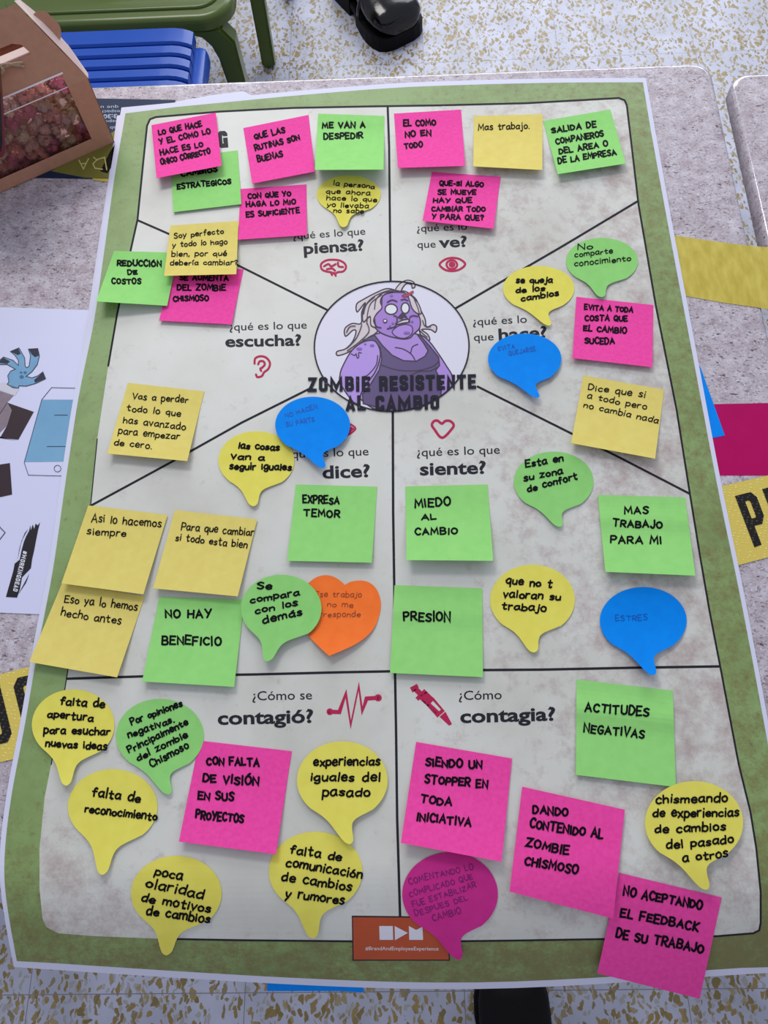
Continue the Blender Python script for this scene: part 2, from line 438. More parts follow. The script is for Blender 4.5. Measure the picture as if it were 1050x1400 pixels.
def panel_material():
    g = N('aged_paper_print')
    base = g.ramp(g.noise(7, 5, rough=.6).outputs['Fac'], [(.3, rgb(198, 197, 186)), (.5, rgb(212, 212, 203)), (.7, rgb(220, 221, 214))])
    spots = g.noise(46, 9, rough=.82)
    sep = g.t.nodes.new('ShaderNodeSeparateXYZ'); g.link(g.tc.outputs['Object'], sep.inputs[0])
    # the print carries reddish grime, heavier towards its right side and lower corners
    right = g.math('MULTIPLY', g.math('ADD', sep.outputs[0], .02), 1.2)
    low = g.math('MULTIPLY', g.math('SUBTRACT', -0.27, sep.outputs[1]), 1.1)
    ax = g.math('MULTIPLY', g.math('SUBTRACT', g.math('ABSOLUTE', sep.outputs[0]), .12), 1.0)
    low2 = g.math('MULTIPLY', g.math('MAXIMUM', low, 0.0), g.math('MULTIPLY', g.math('MAXIMUM', ax, 0), 16.0))
    amt = g.math('ADD', g.math('MAXIMUM', right, 0.0), low2)
    amt = g.math('MINIMUM', g.math('ADD', amt, .0), .30)
    blot = g.noise(13, 5); thr = g.math('ADD', g.math('ADD', spots.outputs['Fac'], g.math('MULTIPLY', amt, .55)), g.math('MULTIPLY', g.math('SUBTRACT', blot.outputs['Fac'], .5), .35))
    col = g.mix(g.ramp(thr, [(.58, BW(0)), (.84, BW(.72))]), base, rgb(158, 128, 126))
    fine = g.noise(120, 4, rough=.7)
    col = g.mix(g.ramp(fine.outputs['Fac'], [(.66, BW(0)), (.78, BW(.55))]), col, rgb(150, 146, 132))
    g.link(col, g.b.inputs['Base Color']); g.b.inputs['Roughness'].default_value = .42
    g.b.inputs['Specular IOR Level'].default_value = .35
    return g.m
def green_material():
    g = N('aged_green_print')
    base = g.ramp(g.noise(11, 6, rough=.62).outputs['Fac'], [(.3, rgb(120, 142, 84)), (.5, rgb(136, 162, 100)), (.72, rgb(142, 172, 112))])
    sep = g.t.nodes.new('ShaderNodeSeparateXYZ'); g.link(g.tc.outputs['Object'], sep.inputs[0])
    right = g.math('MULTIPLY', g.math('MAXIMUM', sep.outputs[0], 0.0), .35)
    low = g.math('MULTIPLY', g.math('MAXIMUM', g.math('SUBTRACT', -.32, sep.outputs[1]), 0.0), 1.2)
    n = g.noise(80, 9, rough=.88)
    thr = g.math('ADD', n.outputs['Fac'], g.math('ADD', right, low))
    col = g.mix(g.ramp(thr, [(.52, BW(0)), (.72, BW(.85))]), base, rgb(120, 112, 66))
    f = g.noise(160, 4, rough=.8)
    col = g.mix(g.ramp(f.outputs['Fac'], [(.62, BW(0)), (.76, BW(.6))]), col, rgb(92, 96, 56))
    g.link(col, g.b.inputs['Base Color']); g.b.inputs['Roughness'].default_value = .45
    g.b.inputs['Specular IOR Level'].default_value = .35
    return g.m
def worn_ink(name, c, under, lo=.60):
    g = N(name); n = g.noise(150, 3, rough=.7)
    g.link(g.mix(g.ramp(n.outputs['Fac'], [(lo, BW(0)), (lo+.05, BW(.8))]), rgb(*c), rgb(*under)), g.b.inputs['Base Color'])
    g.b.inputs['Roughness'].default_value = .6; g.b.inputs['Specular IOR Level'].default_value = .1
    return g.m
M_FLOOR = floor_material(); M_TABLE = table_material(); M_EDGE = table_material(True); M_PANEL = panel_material(); M_GREEN = green_material()
M_WHITE = mat('white_paper', (216, 217, 236), .5, .3)
M_INKB = mat('printed_black', (40, 40, 48), .5, .12)
M_TITLE = worn_ink('worn_title_ink', (40, 39, 50), (140, 136, 150), .68)
M_LINE = worn_ink('dry_brush_line', (40, 40, 46), (120, 118, 116), .70)
M_ROSE = mat('printed_crimson', (186, 40, 84), .5, .12)
M_MARK = mat('black_marker', (16, 16, 22), .7, .06)
PAPER = {
    'pink': mat('pink_note_paper', (246, 78, 168), .75, .15, var=(238, 70, 160), scale=300, amount=.3),
    'green': mat('green_note_paper', (154, 222, 126), .75, .12, var=(147, 216, 120), scale=120, amount=.4),
    'yellow': mat('pale_yellow_note_paper', (230, 214, 118), .75, .15, var=(224, 206, 110), scale=120, amount=.4),
    'lemon': mat('lemon_note_paper', (232, 224, 100), .75, .15, var=(226, 216, 92), scale=90, amount=.4),
    'mint': mat('mint_note_paper', (148, 214, 122), .75, .12, var=(140, 207, 114), scale=90, amount=.4),
    'blue': mat('blue_note_paper', (0, 140, 242), .7, .1, var=(0, 133, 234), scale=90, amount=.4),
    'orange': mat('orange_note_paper', (255, 126, 52), .75, .15, var=(250, 118, 46), scale=90, amount=.4),
    'magenta': mat('magenta_note_paper', (214, 52, 146), .75, .15, var=(206, 46, 138), scale=90, amount=.4),
}

# ------------------------------------------------------------------ setting: floor
fl = MB(); fl.box((0, 1, -.05), (12, 12, .1))
o = fl.build('floor', M_FLOOR, origin=(0, 0, 0)); tag(o, 'white terrazzo tile floor with ochre flakes', 'floor', kind='structure')

wl = MB(); wl.box((0, 5.2, 1.4), (12, .12, 2.9))
o = wl.build('wall_back', mat('wall_paint', (226, 226, 230), .8, .2)); tag(o, 'plain pale wall beyond the chairs', 'wall', kind='structure')

# ------------------------------------------------------------------ tables
def rounded(x0, y0, x1, y1, r, n=8):
    out = []
    for cx, cy, a in ((x1-r, y0+r, -90), (x1-r, y1-r, 0), (x0+r, y1-r, 90), (x0+r, y0+r, 180)):
        for k in range(n+1):
            t = math.radians(a+90*k/n); out.append((cx+math.cos(t)*r, cy+math.sin(t)*r))
    return out
M_LEG = mat('grey_metal', (150, 152, 158), .4, .5)
def table(x0, y0, x1, y1, label, skew=0.0):
    root = empty('table', ((x0+x1)/2, (y0+y1)/2, 0), label, 'table', 'speckled tables')
    ym = (y0+y1)/2
    prof = [(0.004, -.024), (0, -.020), (0, -.006), (.0006, -.0036), (.0018, -.0016), (.0036, -.0004), (.0058, 0)]
    loops = []
    for ins, dz in prof:
        loops.append([(x+skew*(y-ym), y, TOP+dz) for x, y in rounded(x0+ins, y0+ins, x1-ins, y1-ins, .022-ins*.6)])
    n = len(loops[0]); V = [p for l in loops for p in l]; F = []
    for i in range(len(loops)-1):
        for k in range(n): F.append((i*n+k, i*n+(k+1) % n, (i+1)*n+(k+1) % n, (i+1)*n+k))
    F.append(tuple(range(n))[::-1]); F.append(tuple((len(loops)-1)*n+k for k in range(n)))
    t = link_obj('tabletop', V, F, [M_TABLE, M_EDGE], parent=root, fmat=[1 if n*2 <= q < n*6 else 0 for q in range(len(F))]); shade_auto(t, .9)
    for sx in (0, 1):
        for sy in (0, 1):
            x = (x0+.14, x1-.14)[sx]; y = (y0+.06, y1-.06)[sy]
            b = MB(); b.tube([(x, y, 0), (x, y, TOP-.024)], .018, 14); shade_auto(b.build('leg', M_LEG, root))
    return root
table(-1.02, -.1125, .3745, .7425, 'grey speckled table that carries the big green poster', skew=.018)
table(.392, -.14, 1.75, .722, 'grey speckled table right of the gap, beside the poster table', skew=.018)

# ------------------------------------------------------------------ the poster
def polyline_at(pts, t):
    d = [0]
    for a, b in zip(pts, pts[1:]): d.append(d[-1]+math.hypot(b[0]-a[0], b[1]-a[1]))
    s = t*d[-1]
    for i in range(len(pts)-1):
        if s <= d[i+1] or i == len(pts)-2:
            k = (s-d[i])/(d[i+1]-d[i]); return (pts[i][0]+(pts[i+1][0]-pts[i][0])*k, pts[i][1]+(pts[i+1][1]-pts[i][1])*k)
def coons(top, right, bottom, left, s, t):
    c, d = polyline_at(top, s), polyline_at(bottom, s); a, b = polyline_at(left, t), polyline_at(right, t)
    p = [top[0], top[-1], bottom[0], bottom[-1]]; r = []
    for k in (0, 1):
        r.append((1-t)*c[k]+t*d[k]+(1-s)*a[k]+s*b[k]-((1-s)*(1-t)*p[0][k]+s*(1-t)*p[1][k]+(1-s)*t*p[2][k]+s*t*p[3][k]))
    return r
def sheet(top, right, bottom, left, dz, nx=20, ny=170):
    V = []; F = []
    for j in range(ny+1):
        for i in range(nx+1):
            u, v = coons(top, right, bottom, left, i/nx, j/ny); V.append(at_s(u, v, dz))
    for j in range(ny):
        for i in range(nx):
            a = j*(nx+1)+i; F.append((a, a+nx+1, a+nx+2, a+1))
    return V, F
T_ = crom([(166, 147), (300, 134.5), (410, 124), (530, 114.5), (620, 110.5), (760, 107), (883, 106.5)], 5)
R_ = crom([(883, 106.5), (918, 300), (952, 480), (985, 655), (1018, 815), (1050, 985), (1066, 1080), (1078, 1190), (1080, 1260), (1076, 1329)], 5)
L_ = crom([(166, 147), (150, 240), (136, 340), (122, 436), (101, 540), (84, 650), (66, 775), (46, 880), (28, 985), (10, 1080), (1, 1150), (0, 1205), (8, 1265), (19, 1322)], 5)
B_ = crom([(19, 1322), (120, 1329), (260, 1338), (400, 1346), (540, 1351.5), (660, 1352), (780, 1347.5), (900, 1340), (1000, 1333), (1076, 1329)], 5)
def inset(curve, d, sx, sy):
    return [(x+d*sx, y+d*sy) for x, y in curve]
gT = [(171.5, 155)] + [(x+1, y+6) for x, y in T_[3:-3]] + [(879, 112.5)]
gR = [(879, 112.5)] + [(x-5.5, y+3) for x, y in R_[2:-4]] + [(1066, 1322)]
gL = [(171.5, 155)] + [(x+6.5, y+3) for x, y in L_[2:-5]] + [(23, 1314)]
gB = [(23, 1314)] + [(x+2, y-9) for x, y in B_[3:-4]] + [(1066, 1322)]
PO = Vector((0, 0.265, TOP))
root = empty('poster', PO, 'large green bordered zombie poster covered in sticky notes', 'poster')
V, F = sheet(T_, R_, B_, L_, 0.0); o = link_obj('paper_sheet', V, F, M_WHITE, parent=root, solid=.0003)
V, F = sheet(gT, gR, gB, gL, 0.00012); link_obj('green_border', V, F, M_GREEN, parent=root)
PT = [(213, 160), (300, 152.5), (400, 147.5), (500, 145.5), (600, 144), (720, 141), (846, 134)]
PR = [(857, 144), (866, 220), (873, 280), (897, 420), (925, 560), (943, 674), (957, 760), (970, 835), (985, 913), (1010, 1045), (1026, 1110), (1034, 1160), (1040, 1220), (1040, 1262)]
PB = [(1030, 1276), (980, 1280), (850, 1283.5), (700, 1286), (615, 1287), (480, 1287), (330, 1285.5), (220, 1283.5), (130, 1280), (80, 1276)]
PL = [(64, 1268), (58, 1256), (54, 1215), (54, 1160), (61, 1090), (70, 1045), (89, 940), (108, 820), (124, 690), (133, 600), (148, 500), (160, 430), (178, 345), (188, 300), (196, 220), (201, 172)]
panel = PT + [(854, 137)] + PR + [(1038, 1272)] + PB + PL + [(205, 163)]
fs = lambda dz: (lambda u, v: at_s(u, v, dz))
flat_poly([panel], fs(.00024), 'panel', M_PANEL, parent=root, cut=SAG)
mb = MB(); ribbon(mb, dense(PL[-6:] + [(205, 163)] + PT + [(854, 137)] + PR + [(1038, 1272)] + PB[:-2]), 2.6, fs(.00036))
for seg in ([(PL[k][0], PL[k][1]) for k in range(5, 10)],): ribbon(mb, seg, 1.4, fs(.00036))
mb.build('panel_outline', M_LINE, root)
fl36 = fs(.00036)
def divider(pts, w):
    m_ = MB(); ribbon(m_, dense(pts), w, fl36, cap=False); m_.build('divider_line', M_LINE, root)
divider([(530, 145), (532, 200), (533, 300), (534, 384)], 3.0)
divider([(188, 301), (300, 350), (448, 424)], 2.8)
divider([(872, 275), (770, 336), (622, 422)], 3.0)
divider([(121, 693), (230, 634), (330, 578), (424, 531)], 3.0)
divider([(652, 528), (740, 572), (850, 627), (943, 675)], 3.0)
divider([(537, 562), (537.5, 700), (539, 800), (540, 916), (541.5, 1000), (543, 1120), (547, 1253)], 3.4)
divider([(90, 928), (200, 924.5), (350, 922), (470, 919), (600, 916.5), (740, 915.5), (860, 913), (985, 911)], 3.4)

TX = fs(.0004)
for s, x0, y0, x1, y1, c, bold in (
    ('¿qué es lo que', 401, 327.5, 499.7, 320.5, 10, .004), ('piensa?', 415.5, 347, 497.7, 342, 15, .028),
    ('¿qué es lo', 570, 317, 638.7, 314, 10, .004), ('que', 570.7, 339, 595.7, 338.3, 10, .004), ('ve?', 600, 338.5, 638.7, 336.7, 14.5, .028),
    ('¿qué es lo que', 314, 452, 419.5, 449, 10.5, .004), ('escucha?', 308, 474, 412, 472, 15, .028),
    ('¿qué es lo', 646.7, 445, 720.5, 441, 10.5, .004), ('que', 648, 466, 675, 465, 10.5, .004), ('hace?', 682, 465, 748, 461, 15.5, .028),
    ('¿qué es lo que', 393, 626.5, 504, 622.3, 11.5, .004), ('dice?', 441, 654, 506, 651.5, 17, .028),
    ('¿qué es lo que', 570, 624, 683.5, 620, 11.5, .004), ('siente?', 574.3, 649.5, 664.5, 647, 17, .028),
    ('¿Cómo se', 345, 957.5, 426.7, 956, 12.5, .004), ('contagió?', 297.7, 990.5, 428.5, 987.5, 18, .028),
    ('¿Cómo', 627.3, 957, 686, 955.7, 12.5, .004), ('contagia?', 629.3, 988, 759.5, 984.5, 18, .028)):
    print_text(s, x0, y0, x1, y1, c, TX, 'heading', M_INKB, root, bold)
mb = MB(); letter(mb, 'G', 299, 202.5, 312, 201.5, 23, TX, 6.0, BLOCK, jit=0, cap_ends=False); mb.build('header_letter', M_INKB, root)

# icons
def icon(name, strokes, w, polys=(), dots=()):
    m_ = MB()
    for pts, closed, smooth in strokes:
        ribbon(m_, crom(pts, 5, closed) if smooth else pts, w, TX, closed=closed)
    for cx, cy, rx, ry in dots:
        m_.add([TX(cx+rx*math.cos(k*math.pi/10), cy+ry*math.sin(k*math.pi/10)) for k in range(20)], [tuple(range(20))[::-1]])
    for p in polys: m_.add([TX(*q) for q in p], [tuple(range(len(p)))])
    return m_.build(name, M_ROSE, root)
icon('brain_icon', [([(440, 368), (439, 361), (446, 356), (455, 355), (464, 356), (471, 360), (473, 366), (469, 371), (462, 372), (458, 374), (452, 372), (446, 371)], True, True),
    ([(443, 364), (449, 361), (453, 364), (459, 361)], False, True), ([(447, 368), (454, 367), (458, 370)], False, True), ([(462, 359), (463, 364), (469, 365)], False, True),
    ([(457, 373), (459, 377)], False, False), ([(452, 372), (454, 376)], False, False)], 2.9)
icon('eye_icon', [([(601, 361.5), (609, 354.5), (619, 352.5), (629, 354.5), (636, 361), (629, 368), (618, 370.5), (608, 368.5)], True, True),
    ([(625, 361.5), (622, 356.8), (617, 355.8), (612, 358), (610.5, 362), (613, 366.5), (618, 367.6), (623, 366)], True, True)], 3.0, dots=[(618, 361.6, 4.6, 4)])
icon('ear_icon', [([(348, 497), (349, 490), (356, 487), (364, 489), (369, 496), (367, 504), (361, 509), (358, 514), (352, 515.5), (350, 512)], False, True),
    ([(353, 498), (355, 494), (360, 494), (362, 498), (359, 502), (356, 504), (357, 507)], False, True)], 3.0)
icon('heart_icon', [([(604.5, 598.5), (594, 587), (590.5, 581), (593, 576), (598, 575), (604, 579), (609, 575.5), (615, 575.5), (620, 580), (618, 586)], True, True)], 3.5)
icon('lips_icon', [([(468, 583), (476, 580), (481, 581), (486, 586), (480, 592), (474, 595)], False, True)], 2.6, polys=[[(466, 584), (476, 581), (485, 586), (476, 593), (466, 594)]])
icon('pulse_icon', [([(450, 973), (464, 973.5), (473, 948), (479.5, 991), (490.5, 938), (495, 972), (501, 955), (516, 954)], False, False)], 5.6, dots=[(451, 973, 4.6, 4.6), (517, 954, 5, 4.8)])
icon('syringe_icon', [], 2, polys=[[(560.5, 940), (570, 935), (572.5, 940), (564, 947)], [(565, 944), (571, 940), (581, 949), (575, 954)],
    [(568, 954), (580, 942), (584, 946), (572, 958)], [(573, 955), (583, 945), (594, 955.5), (585, 966)], [(585, 966), (586.4, 964.4), (578, 956), (577, 958)],
    [(583, 964), (587, 960), (600, 972), (596, 977)], [(592, 953), (608, 972), (598, 981), (583, 964), (586, 963), (597, 975), (603, 970), (590, 956)],
    [(601, 980), (609, 973), (618, 990), (614, 992)]])

# illustration in the middle: a plain lilac cartoon figure with pale hair
def z(x, y): return (420+x/4.5652, 370+y/4.5652)
def zp(*p): return [z(x, y) for x, y in p]
ell = lambda cx, cy, rx, ry, n=40: [(cx+rx*math.cos(2*math.pi*k/n), cy+ry*math.sin(2*math.pi*k/n)) for k in range(n)]
circ = [(535.5+105.8*math.cos(2*math.pi*k/72), 473.5+89*math.sin(2*math.pi*k/72)-(math.cos(2*math.pi*k/72))*1.0) for k in range(72)]
ill = flat_poly([circ], fs(.00045), 'illustration', mat('lilac_white_print', (222, 219, 232), .45, .3), parent=root)
ill['_o'] = tuple(PO)
OUT = []
def inside(p):
    dx, dy = (p[0]-535.5)/105, (p[1]-473.5)/88.2; r = math.hypot(dx, dy)
    if p[1] > 500 and r > 1: return (535.5+dx/r*105, 473.5+dy/r*88.2)
    return p
LV = [0]
def shape(name, col, polys, out=1.5, smooth=True, line=True):
    out *= 1.25
    LV[0] += 1; dz = .00045+.00003*LV[0]
    P = [[inside(q) for q in (crom(zp(*p), 4, True) if smooth else zp(*p))] for p in polys]
    flat_poly(P, fs(dz), name, mat('print_'+name, col, .45, .3), parent=ill)
    if line:
        for p in P: OUT.append((p, dz+.000012, True, out))
def stroke(pts, dz=None, w=1.6, closed=False):
    OUT.append((crom(zp(*pts), 4, closed), dz or .00045+.00003*LV[0]+.00002, closed, w))
HAIR = (210, 198, 200)
shape('hair_back', HAIR, [[(570, 128), (500, 112), (430, 138), (350, 180), (308, 210), (312, 258), (350, 212), (362, 205), (340, 260), (336, 330), (280, 330), (235, 362), (240, 410), (285, 372), (305, 380), (285, 440), (240, 488), (186, 505), (190, 530), (245, 515), (305, 480), (355, 435), (410, 405), (500, 330), (600, 320), (690, 330), (705, 395), (740, 428), (765, 432), (752, 398), (715, 368), (770, 368), (800, 385), (808, 352), (785, 337), (745, 352), (735, 300), (700, 230), (680, 180), (640, 145), (605, 128)]])
shape('body', (172, 138, 212), [[(430, 395), (560, 380), (700, 400), (760, 440), (820, 520), (872, 600), (905, 660), (900, 740), (850, 800), (640, 880), (440, 870), (330, 800), (215, 700), (205, 650), (225, 590), (280, 500), (350, 440)]])
shape('tank_top', (92, 74, 120), [[(352, 432), (420, 403), (470, 468), (530, 528), (600, 562), (680, 566), (735, 535), (755, 500), (725, 450), (690, 405), (712, 412), (770, 478), (820, 540), (826, 592), (802, 622), (840, 700), (852, 800), (740, 858), (640, 880), (520, 878), (350, 830), (345, 770), (395, 710), (450, 620), (466, 550), (455, 480), (420, 440)]], smooth=False)
shape('arm', (180, 146, 222), [[(375, 438), (425, 442), (455, 500), (450, 565), (420, 640), (370, 705), (335, 770), (310, 840), (215, 720), (205, 650), (225, 590), (270, 510), (320, 462)]])
stroke([(465, 590), (560, 620), (680, 625), (780, 600), (822, 565)]); stroke([(640, 655), (700, 630), (770, 625), (805, 605)])
stroke([(550, 480), (600, 490), (650, 522), (676, 565)]); stroke([(646, 512), (658, 475), (690, 460)])
stroke([(275, 520), (295, 530), (305, 520), (312, 545), (322, 540), (322, 512), (338, 515)]); stroke([(440, 530), (430, 590), (380, 650), (345, 662)])
shape('head', (163, 124, 203), [[(478, 152), (540, 132), (605, 138), (645, 180), (660, 232), (690, 268), (706, 312), (700, 360), (662, 398), (640, 420), (600, 427), (555, 420), (500, 406), (448, 380), (416, 340), (415, 300), (440, 258), (464, 220), (466, 180)]])
shape('chin', (172, 134, 212), [[(533, 375), (570, 346), (620, 336), (655, 352), (652, 395), (612, 421), (565, 416), (536, 395)]], out=1.2)
shape('eye', (224, 226, 228), [ell(524, 241, 38, 32), ell(612, 234, 25, 33)], out=1.6)
shape('mouth', (70, 42, 74), [[(546, 333), (596, 302), (642, 297), (643, 326), (600, 335), (562, 342)]], line=False, smooth=False)
shape('teeth', (214, 208, 210), [[(556, 327), (600, 309), (636, 304), (632, 322), (600, 326), (565, 334)]], out=1.2, smooth=False)
shape('nose_hole', (52, 38, 58), [[(596, 256), (562, 293), (588, 306), (604, 292), (630, 302), (616, 276)]], line=False, smooth=False)
shape('hair_front', HAIR, [[(480, 150), (456, 190), (466, 232), (432, 270), (414, 312), (428, 352), (398, 340), (392, 285), (352, 320), (346, 270), (365, 215), (420, 160), (520, 122), (600, 135), (540, 134)],
    [(628, 140), (690, 200), (712, 262), (690, 268), (658, 240), (640, 190)], [(548, 128), (574, 86), (620, 60), (662, 70), (673, 98), (656, 108), (650, 86), (620, 80), (598, 102), (580, 132)]], out=1.3)
shape('wound', (150, 40, 80), [ell(606, 157, 17, 10, 16)], line=False)
for e_ in [ell(325, 488, 18, 9, 16), ell(405, 467, 14, 8, 16), ell(362, 458, 8, 5, 12), ell(526, 156, 10, 7, 12), ell(516, 345, 7, 6, 12), ell(535, 328, 8, 7, 12), ell(655, 318, 8, 6, 12), ell(622, 388, 20, 8, 16)]: shape('bruise', (128, 96, 176), [e_], line=False)
shape('sore', (226, 220, 230), [ell(486, 313, 11, 10, 16)], out=1.0)
stroke([(500, 196), (530, 182), (560, 192)]); stroke([(586, 182), (605, 178), (628, 186)]); stroke([(540, 280), (560, 290), (558, 325), (545, 350), (500, 362)])
stroke([(420, 300), (430, 345), (460, 356)]); stroke([(640, 290), (660, 280), (690, 285)])
for hs in ([(420, 165), (370, 210), (352, 270)], [(465, 150), (400, 200), (378, 260), (372, 330)], [(540, 128), (470, 140), (430, 180), (420, 240)], [(375, 330), (385, 380), (330, 440), (250, 500)], [(340, 335), (330, 370), (300, 430), (250, 480)], [(665, 170), (690, 230), (700, 270)], [(300, 345), (265, 350), (245, 385)], [(720, 310), (735, 345), (770, 350)], [(700, 370), (725, 395), (750, 415)]):
    stroke(hs, w=1.3)
mb = MB()
for p, dz, cl, w in OUT: ribbon(mb, p, w, fs(dz), closed=cl)
mb.build('ink_outline', mat('print_dark_violet_ink', (58, 44, 66), .5, .3), ill)
mb = MB(); ribbon(mb, [(620, 414+0), (612, 408)], .1, TX)
mb = MB(); ribbon(mb, zp((612, 160), (635, 148), (658, 132)), 3.4, fs(.0011)); mb.build('gash', mat('print_gash_red', (170, 58, 92), .5, .3), ill)
mb = MB(); ribbon(mb, circ, 1.9, fs(.00098), closed=True); mb.build('circle_outline', M_LINE, ill)
mb = MB(); TI = fs(.00125)
letter(mb, 'ZOMBIE', 420.5, 536, 506, 535, 21, TI, 4.6, BLOCK, gap=1.0, jit=.25, cap_ends=False)
letter(mb, 'RESISTENTE', 518, 534.5, 651, 532, 21, TI, 4.6, BLOCK, gap=1.0, jit=.25, cap_ends=False)
letter(mb, 'AL', 472.5, 562, 500, 561.5, 21, TI, 4.6, BLOCK, gap=1.0, jit=.25, cap_ends=False)
letter(mb, 'CAMBIO', 513, 561.5, 601, 560, 21, TI, 4.6, BLOCK, gap=1.0, jit=.25, cap_ends=False)
mb.build('title_lettering', M_TITLE, root)

# orange corner badge of the poster
bd = flat_poly([[(481, 1252), (614, 1253.5), (615, 1313.5), (482, 1313.5)]], fs(.00042), 'badge_outline', M_INKB, parent=root, cut=SAG)
bd['_o'] = tuple(PO)
flat_poly([[(482.5, 1254), (612.5, 1255), (613.5, 1312), (483.5, 1312)]], fs(.00052), 'badge_face', mat('badge_orange', (192, 84, 46), .5, .3, var=(182, 76, 40), scale=30), parent=bd, cut=SAG)
flat_poly([[(518.5, 1266), (537, 1266), (537.5, 1285), (519, 1285)], [(539.5, 1266), (557.5, 1275.5), (540, 1285.5)], [(559, 1266), (569, 1271.5), (577.5, 1267), (578.5, 1285), (559.5, 1285)]],
    fs(.00062), 'badge_symbol', mat('badge_white', (226, 224, 234), .5, .3), parent=bd, cut=SAG)
print_text('#BrandAndEmployeeExperience', 499.5, 1299, 599.5, 1299.5, 5, fs(.00062), 'badge_lettering', mat('badge_pale_ink', (226, 214, 212), .5, .3), bd, .01)

# white sheet that lies under the poster and peeks out on the left
uT = [(160, 158), (280, 140), (420, 133), (600, 128)]; uL = [(160, 158), (149, 240), (135, 330), (121, 425), (112, 470), (116, 560), (110, 660)]
uB = [(110, 660), (300, 650), (600, 640)]; uR = [(600, 128), (600, 400), (600, 640)]
V, F = sheet(uT, uR, uB, uL, -.0005, 12, 24)
o = link_obj('paper_sheet', V, F, mat('white_paper_under', (216, 214, 234), .5, .3), solid=.00025)
tag(o, 'plain white sheet slipped under the poster, peeking out at its upper left edge', 'paper')
uT = [(262, 134.5), (300, 128.5), (331, 126), (345, 130)]
o = flat_poly([[(240, 139), (290, 130), (333, 124.5), (341, 129), (420, 160), (300, 180)]], fs(-.0004), 'paper_sheet', M_WHITE, solid=.0002)
tag(o, 'thin white sheet corner peeking out above the upper left of the poster', 'paper')

# ------------------------------------------------------------------ sticky notes
def inv_bilinear(C, u, v):
    (x0, y0), (x1, y1), (x2, y2), (x3, y3) = C; s = t = .5
    for _ in range(8):
        px = (1-s)*(1-t)*x0+s*(1-t)*x1+s*t*x2+(1-s)*t*x3 - u; py = (1-s)*(1-t)*y0+s*(1-t)*y1+s*t*y2+(1-s)*t*y3 - v
        a = (1-t)*(x1-x0)+t*(x2-x3); b = (1-s)*(x3-x0)+s*(x2-x1); c = (1-t)*(y1-y0)+t*(y2-y3); d = (1-s)*(y3-y0)+s*(y2-y1)
        D = a*d-b*c; s -= (px*d-py*b)/D; t -= (py*a-px*c)/D
    return s, t
PENS = {'m': (2.4, M_MARK), 'f': (1.55, M_MARK), 'k': (2.75, M_MARK), 't': (.85, mat('brown_fineliner', (120, 56, 30), .5)), 'v': (.95, mat('violet_fineliner', (104, 22, 104), .5)),
        'b': (.9, mat('dark_blue_fineliner', (6, 78, 170), .5))}
def write(parent, lines, fn, pen, caps):
    w, m_ = PENS[pen]; mb = MB()
    for s, x0, y0, x1, y1, h in lines:
        cap = h*.92 if caps else h*1.08
        letter(mb, s, x0, y0, x1, y1, cap, fn, w*(h/9.0)**.35, HAND, gap=2.7 if caps else 2.2, space=6.0, jit=1.5, slant=.0 if caps else .05)
    mb.build('handwriting', m_, parent)
def square(color, C, lines, label, lift=.006, z0=.0008, pen='m', caps=True, crease=.0, side=0.0, n=20, base=None):
    base = base or at_s
    def hgt(s, t):
        t = min(max(t, 0), 1.02); s = min(max(s, 0), 1)
        k = max(0, (t-.2)/.8)
        return z0 + lift*k**1.7*(1+side*(s-.5)*2) + crease*math.exp(-((t-.3)/.13)**2)
    def fn(u, v, dz=0.0):
        s, t = inv_bilinear(C, u, v); return base(u, v, hgt(s, t)+dz)
    V = []; F = []
    for j in range(n+1):
        for i in range(n+1):
            s, t = i/n, j/n
            u = (1-s)*(1-t)*C[0][0]+s*(1-t)*C[1][0]+s*t*C[2][0]+(1-s)*t*C[3][0]; v = (1-s)*(1-t)*C[0][1]+s*(1-t)*C[1][1]+s*t*C[2][1]+(1-s)*t*C[3][1]
            V.append(base(u, v, hgt(s, t)))
    for j in range(n):
        for i in range(n): a = j*(n+1)+i; F.append((a, a+n+1, a+n+2, a+1))
    o = link_obj('sticky_note', V, F, PAPER[color], solid=.0002)
    tag(o, label, 'sticky note', 'square sticky notes')
    if lines: write(o, lines, lambda u, v: fn(u, v, .00028), pen, caps)
    return o
TAIL = [(.67, .742), (.50, .835), (.32, .93), (.18, 1.02), (.07, 1.14), (.0, 1.31), (-.05, 1.50), (-.10, 1.64), (-.20, 1.73), (-.29, 1.68), (-.34, 1.55), (-.38, 1.36), (-.43, 1.14), (-.50, .97), (-.59, .84), (-.70, .714)]
